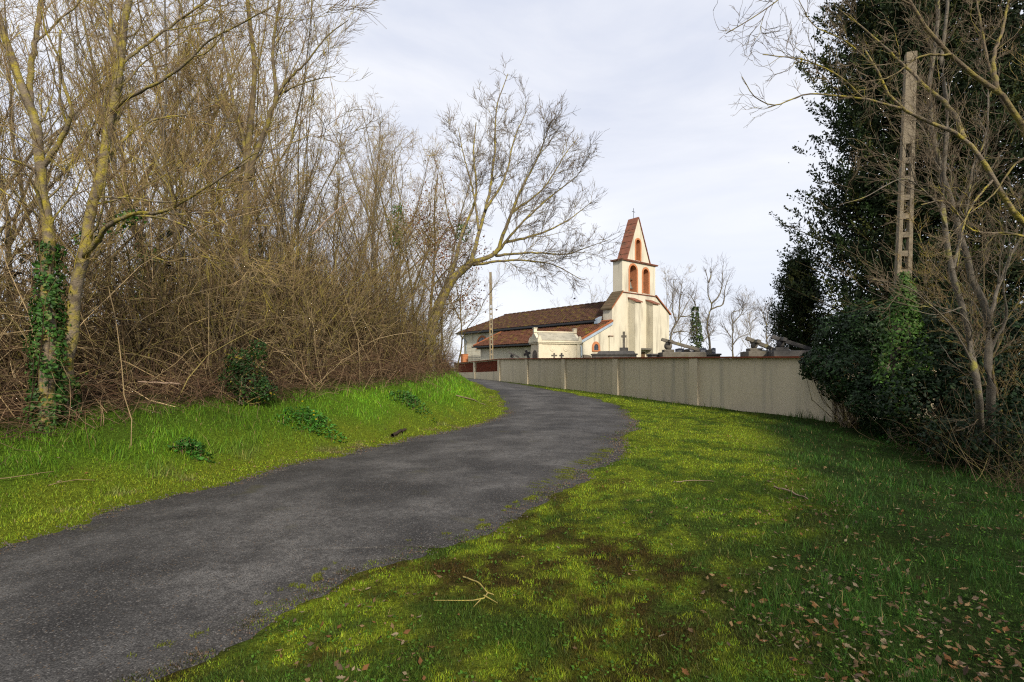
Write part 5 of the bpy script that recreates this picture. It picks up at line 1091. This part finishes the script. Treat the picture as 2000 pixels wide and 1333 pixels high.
def creeping(edge, off, a, b, n, seed, label, spread=.03):
    """thin line of moss and grass growing along a crack near the road's edge"""
    rng = np.random.default_rng(seed); t = rng.uniform(a, b, n); i = t * (len(edge) - 1); i0 = i.astype(int); p = edge[i0] + (edge[np.minimum(i0 + 1, len(edge) - 1)] - edge[i0]) * (i - i0)[:, None]
    tg = nrm(edge[np.minimum(i0 + 1, len(edge) - 1)] - edge[i0]); nn = np.stack([-tg[:, 1], tg[:, 0]], -1); d = off + rng.normal(0, spread, n) + .12 * (fbm(t * 300, t * 0, 1., seed) - .5)
    keep = fbm(t * 400, t * 0 + 2, 1., seed + 1) > .46; q = p + nn * d[:, None]; q, t = q[keep], t[keep]; n = len(q); z = zroad(q[:, 1]) + .025
    hh = rng.uniform(.008, .025, n); aa = rng.uniform(0, 2 * PI, n); pr = np.stack([np.cos(aa), np.sin(aa), 0 * aa], -1) * .006; base = np.stack([q[:, 0], q[:, 1], z], -1)
    V = np.stack([base - pr, base + pr, base + np.stack([rng.normal(0, .008, n), rng.normal(0, .008, n), hh], -1)], 1).reshape(-1, 3); i = np.arange(n)[:, None] * 3
    o = mesh('moss_line', V, [i + [0, 1, 2]], 'grass', col=np.repeat(colvar(rng, n, (.11, .125, .018), .5), 3, axis=0)); tag(o, label, 'moss', kind='stuff')
ir = lambda y: float(np.argmin(np.abs(RR[:, 1] - y)) / (len(RR) - 1))
creeping(RR, .30, ir(2.2), ir(6.2), 5000, 121, 'thin line of moss in a crack along the near road edge', .014)
creeping(RR, .45, ir(6.5), ir(9.5), 9000, 122, 'patches of moss creeping in from the verge onto the road', .08)

def gravel():
    """loose chippings washed to the road's edges"""
    rng = np.random.default_rng(161); n = 9000; V = []; y_ = np.exp(rng.uniform(math.log(2.2), math.log(18), n)); pts = []
    for E, sg in ((RL, -1), (RR, 1)):
        yy = y_[: n // 2] if sg > 0 else y_[n // 2:]; i = np.interp(yy, E[:, 1], np.arange(len(E))).astype(int); t = nrm(E[np.minimum(i + 1, len(E) - 1)] - E[i]); nn = np.stack([-t[:, 1], t[:, 0]], -1) * sg
        d = np.abs(rng.normal(0, .20, len(yy))) * (rng.random(len(yy)) < .85) + rng.uniform(-.05, .6, len(yy)) * .3; pts.append(E[i] + nn * d[:, None])
    p = np.concatenate(pts); n = len(p); z = zroad(p[:, 1]) + .026; s_ = rng.uniform(.003, .009, n) * np.clip(p[:, 1] / 5, 1, 2.2); a = rng.uniform(0, 6.28, n)
    for k in range(3): V.append(np.stack([p[:, 0] + s_ * np.cos(a + k * 2.1), p[:, 1] + s_ * np.sin(a + k * 2.1), z - .003], -1))
    V.append(np.stack([p[:, 0] + s_ * .2, p[:, 1], z + s_ * 1.1], -1)); V = np.stack(V, 1).reshape(-1, 3); i = np.arange(n)[:, None] * 4
    c = colvar(rng, n, (.10, .092, .08), .6, (.13, .085, .05), .3)
    o = mesh('gravel', V, [np.concatenate([i + [0, 1, 3], i + [1, 2, 3], i + [2, 0, 3]])], 'leaf', col=np.repeat(c, 4, axis=0)); tag(o, 'loose grit gathered along the crumbling road edges', 'gravel', kind='stuff')
gravel()
def leaf_shape(seed):
    """dry lobed leaf, curled; about 16 corners"""
    rng = np.random.default_rng(seed); n = 9; L = []; tips = []
    for k in range(n):
        t = k / (n - 1); wdt = .30 * math.sin(PI * min(t * 1.02 + .06, 1)) ** .7 * (1.15 if k % 2 else .62) * (.6 + .6 * t if t < .6 else 1.0); L.append((t - .5, wdt))
    cur = rng.uniform(.1, .45); tw = rng.uniform(-.3, .3); V = []
    for (x, w_) in L:
        zc = cur * x * x * 1.2; V += [(x, -w_, zc + w_ * .45 + tw * x * .2), (x, 0, zc), (x, w_, zc + w_ * .30 - tw * x * .2)]
    F = []
    for k in range(n - 1): a = 3 * k; F += [(a, a + 3, a + 4, a + 1), (a + 1, a + 4, a + 5, a + 2)]
    return np.array(V), F
LS = [leaf_shape(s) for s in range(5)]
def litter():
    rng = np.random.default_rng(131); cols = [(.13, .082, .042), (.20, .13, .062), (.08, .054, .036), (.20, .155, .098), (.15, .07, .026)]; meshes = []
    for i, (V, F) in enumerate(LS):
        for j in range(3):
            me = bpy.data.meshes.new('fallen_leaf'); me.from_pydata([tuple(v) for v in V], [], F); me.update()
            a = me.attributes.new('Col', 'FLOAT_COLOR', 'POINT'); c = np.ones((len(V), 4), np.float32); c[:, :3] = np.array(cols[(i + j * 2) % 5]); a.data.foreach_set('color', c.ravel()); me.materials.append(MATS['leaf']); meshes.append(me)
    n = 0; tries = 0
    while n < 280 and tries < 5000:
        tries += 1
        y = math.exp(rng.uniform(math.log(2.3), math.log(5.6))); x = rng.uniform(-.5, 1.1) * y; 
        pr_ = .12 + .9 * float(sstep(.0, 1.6, np.array(x - (.36 * y - .3)))) 
        if rng.random() > pr_: continue
        z, dl, dr, *_ = land(np.array([x]), np.array([y]), True)
        if dr[0] < .1: continue
        o = bpy.data.objects.new('fallen_leaf', meshes[rng.integers(len(meshes))]); COL.objects.link(o); s_ = rng.uniform(.03, .062)
        o.location = (x, y, float(z[0]) + .022 + .012 * rng.random()); o.scale = (s_,) * 3; o.rotation_euler = (rng.normal(0, .35), rng.normal(0, .35), rng.uniform(0, 6.28)); n += 1
        tag(o, 'dry curled brown leaf lying on the mossy verge', 'leaf', 'dry leaves fallen on the verge')
    # the rest: too many and too small to count
    n = 9000; y = np.exp(rng.uniform(math.log(2.2), math.log(14), n)); x = rng.uniform(-1.1, 1.1, n) * y; z, dl, dr, al, pw, s = land(x, y, True)
    wgt = np.where(dr > .1, .25 + .75 * sstep(-.2, 1.4, x - (.40 * y - .3)), np.where(dl > .1, .55, .05)); k = (rng.random(n) < wgt * sstep(.42, .62, fbm(x, y, 1.1, 88)) * 1.3) & ~((pw < .2) & (s > -.2)); x, y, z = x[k], y[k], np.where((dl < 0) & (dr < 0), z + .075, z + .028)[k]; n = len(x)
    leaf_c = np.array(cols)[rng.integers(0, 5, n)] * rng.uniform(.7, 1.2, (n, 1)); nor = rng.normal(0, .4, (n, 3)) + [0, 0, 1]
    o = leaf_mesh('leaf_litter', np.stack([x, y, z], -1), nor, rng.uniform(.02, .05, n), leaf_c, 'leaf', seed=132, aspect=.7, fold=.1); tag(o, 'scattered brown leaf litter over verge, bank and road', 'leaf litter', kind='stuff')
litter()

# low broad-leaved weeds on the verges
def weeds(label, u, v, rad, n, seed, size, col, hgt, name='weed_patch', flowers=0):
    c = hit(u, v); rng = np.random.default_rng(seed); a = rng.uniform(0, 6.28, n); r = rad * rng.random(n) ** .8 * (.5 + 1.1 * lattice(a * 1.3 + 20, a * 0, seed)); x = c[0] + r * np.cos(a); y = c[1] + r * np.sin(a) * .8; z = land(x, y) + hgt * rng.uniform(.15, 1, n) * (1 - .5 * (r / rad) ** 2)
    g = empty(name, c, label, 'plant'); leaf_mesh('leaves', np.stack([x, y, z], -1), rng.normal(0, .45, (n, 3)) + [0, 0, 1], rng.uniform(.6, 1.3, n) * size, colvar(rng, n, col, .4), 'ivy_leaf', g, origin=c, seed=seed, aspect=.95)['kind'] = 'stuff'
    k = rng.choice(n, min(60, n), replace=False); P = np.stack([np.stack([x[k], y[k], land(x[k], y[k]) - .01], -1), np.stack([x[k], y[k], z[k]], -1)], 1); tubes('stalks', [(P, np.full((len(k), 2), .003), 3)], 'straw', g, origin=c)['kind'] = 'stuff'
    for q in range(flowers):
        xx, yy = c[0] + rng.uniform(-.6, .7) * rad, c[1] + rng.uniform(-.5, .5) * rad; o = MB().lathe([(.004, 0), (.02, .008), (.022, .014), (.008, .018)], (xx - c[0], yy - c[1], gz(xx, yy) + hgt * 1.05 - c[2]), 7).build('blossom', 'flower', g)
weeds('low clump of broad green leaves at the bank foot by the hanging vine', 372, 890, .26, 260, 141, .07, (.04, .13, .02), .22)
weeds('spread of green leaves with small yellow flowers on the bank', 610, 832, .55, 700, 142, .06, (.045, .15, .02), .26, flowers=4)
weeds('leafy green weeds on the bank under the leaning tree', 800, 790, .55, 420, 143, .07, (.04, .12, .02), .25)
weeds('bright green weeds around the foot of the hedge trees', 1880, 905, .5, 420, 144, .07, (.04, .14, .02), .28)
weeds('tangle of green leaves at the foot of the ivied pole', 1775, 868, .45, 420, 145, .07, (.03, .10, .018), .4)
def rosettes(n, seed):
    rng = np.random.default_rng(seed); y = np.exp(rng.uniform(math.log(2.3), math.log(9), n)); x = rng.uniform(-.5, 1.1, n) * y; z, dl, dr, al, pw, s = land(x, y, True); k = (dr > .1); x, y, z = x[k], y[k], z[k]; m = len(x)
    r = 5; xx = np.repeat(x, r) + rng.normal(0, .022, m * r); yy = np.repeat(y, r) + rng.normal(0, .022, m * r); zz = np.repeat(z, r) + rng.uniform(.012, .035, m * r)
    o = leaf_mesh('clover', np.stack([xx, yy, zz], -1), rng.normal(0, .4, (m * r, 3)) + [0, 0, 1], rng.uniform(.010, .022, m * r), colvar(rng, m * r, (.055, .12, .012), .4), 'leaf', seed=seed, aspect=1.1); tag(o, 'tiny clover leaves sprinkled through the verge moss', 'clover', kind='stuff')
rosettes(1300, 151)

# ------------------------------------------------------------------ sticks and the like
def stick(name, label, pts, r0, r1, m, side=(), cat='stick', lift=.02):
    P = [np.array(p, float) for p in pts]; base = P[0].copy(); g = empty(name, base, label, cat); Q = resample(P, 9); rng = np.random.default_rng(len(label)); Q[1:] += rng.normal(0, r0 * .5, Q[1:].shape)
    tubes('stem', [(Q[None], np.linspace(r0, r1, 9)[None], 6)], m, g, origin=base)
    for s_ in side:
        S = resample([np.array(p, float) for p in s_], 6); tubes('side_shoot', [(S[None], np.linspace(r1 * 1.3, r1 * .5, 6)[None], 5)], m, g, origin=base)
    return g
def gp(u, v, up=.02): p = hit(u, v); return p + [0, 0, up]
stick('fallen_stick', 'pale grey straight stick lying on the verge by the longer grass', [gp(1512, 954), gp(1545, 966), gp(1578, 979)], .012, .007, 'stick')
stick('fallen_twig', 'forked yellow-lichened twig lying on the dark moss', [gp(905, 1133, .02), gp(938, 1150, .03), gp(953, 1166, .03), gp(965, 1166, .02)], .006, .004, 'stick_lichen', [[gp(953, 1166, .03), gp(935, 1178), gp(848, 1180)], [gp(945, 1175, .03), gp(972, 1190)], [gp(938, 1178, .02), gp(925, 1198, .02)]])
stick('fallen_twig', 'thin brown twig lying across the bright moss near the road bend', [gp(1320, 945), gp(1360, 942), gp(1395, 944)], .006, .003, 'stick')
stick('fallen_twig', 'small dark twig lying on the road surface', [gp(1000, 892, .07), gp(1010, 894, .07), gp(1020, 896, .07)], .009, .006, 'log_dark')
stick('fallen_branch', 'dark broken branch at the edge of bank and road', [gp(766, 855, .05), gp(778, 851, .06), gp(791, 846, .05)], .04, .03, 'log_dark', cat='branch')
stick('fallen_branch', 'thin grey branch lying on the grass below the bank nose', [gp(890, 775, .03), gp(918, 782, .03), gp(948, 793, .03)], .022, .012, 'stick', cat='branch')
stick('straw_stalk', 'long pale straw stalk lying along the left verge', [gp(-20, 952, .05), gp(50, 940, .06), gp(105, 931, .05)], .006, .003, 'straw', cat='stalk')
stick('straw_stalk', 'thin bent straw stalk lying on the left verge nearer the road', [gp(95, 958, .04), gp(140, 947, .05), gp(185, 945, .04)], .005, .003, 'straw', cat='stalk')
stick('hanging_vine', 'pale vine hanging down over the bank grass with a yellowed top', [P3(212, 560, 9.6), P3(228, 630, 8.8), P3(238, 720, 8.1), P3(240, 765, 7.9), P3(254, 800, 7.7), P3(259, 850, 7.6), P3(255, 888, 7.5)], .009, .006, 'straw', [[P3(238, 720, 8.1), P3(225, 735, 8.1)], [P3(240, 760, 7.9), P3(252, 765, 7.9)]], 'vine')
stick('cut_stem', 'snapped pale stem lying level across the thicket', [P3(270, 746, 9.0), P3(310, 748, 9.0), P3(352, 750, 9.0)], .014, .02, 'stick', cat='branch')
stick('leaning_pole_branch', 'long dead pale branch slanting across the thicket', [P3(610, 458, 11.5), P3(650, 420, 11.7), P3(690, 385, 11.9), P3(712, 365, 12)], .02, .008, 'stick', cat='branch')

# bird above the nave
bd = P3(1122, 584, 48); g = empty('bird', bd, 'tiny dark bird flying above the nave roof', 'bird')
MB().lathe([(.01, -.16), (.05, -.06), (.055, .04), (.03, .12), (.005, .17)], (0, 0, 0), 8).build('body', 'bird', g, smooth=True).rotation_euler = (0, PI / 2, .4)
for sg in (-1, 1): MB().add([(0, 0, 0), (.09, 0, .0), (.05, sg * .22, .10), (-.03, sg * .20, .10)], [(0, 1, 2, 3)]).build('wing', 'bird', g)
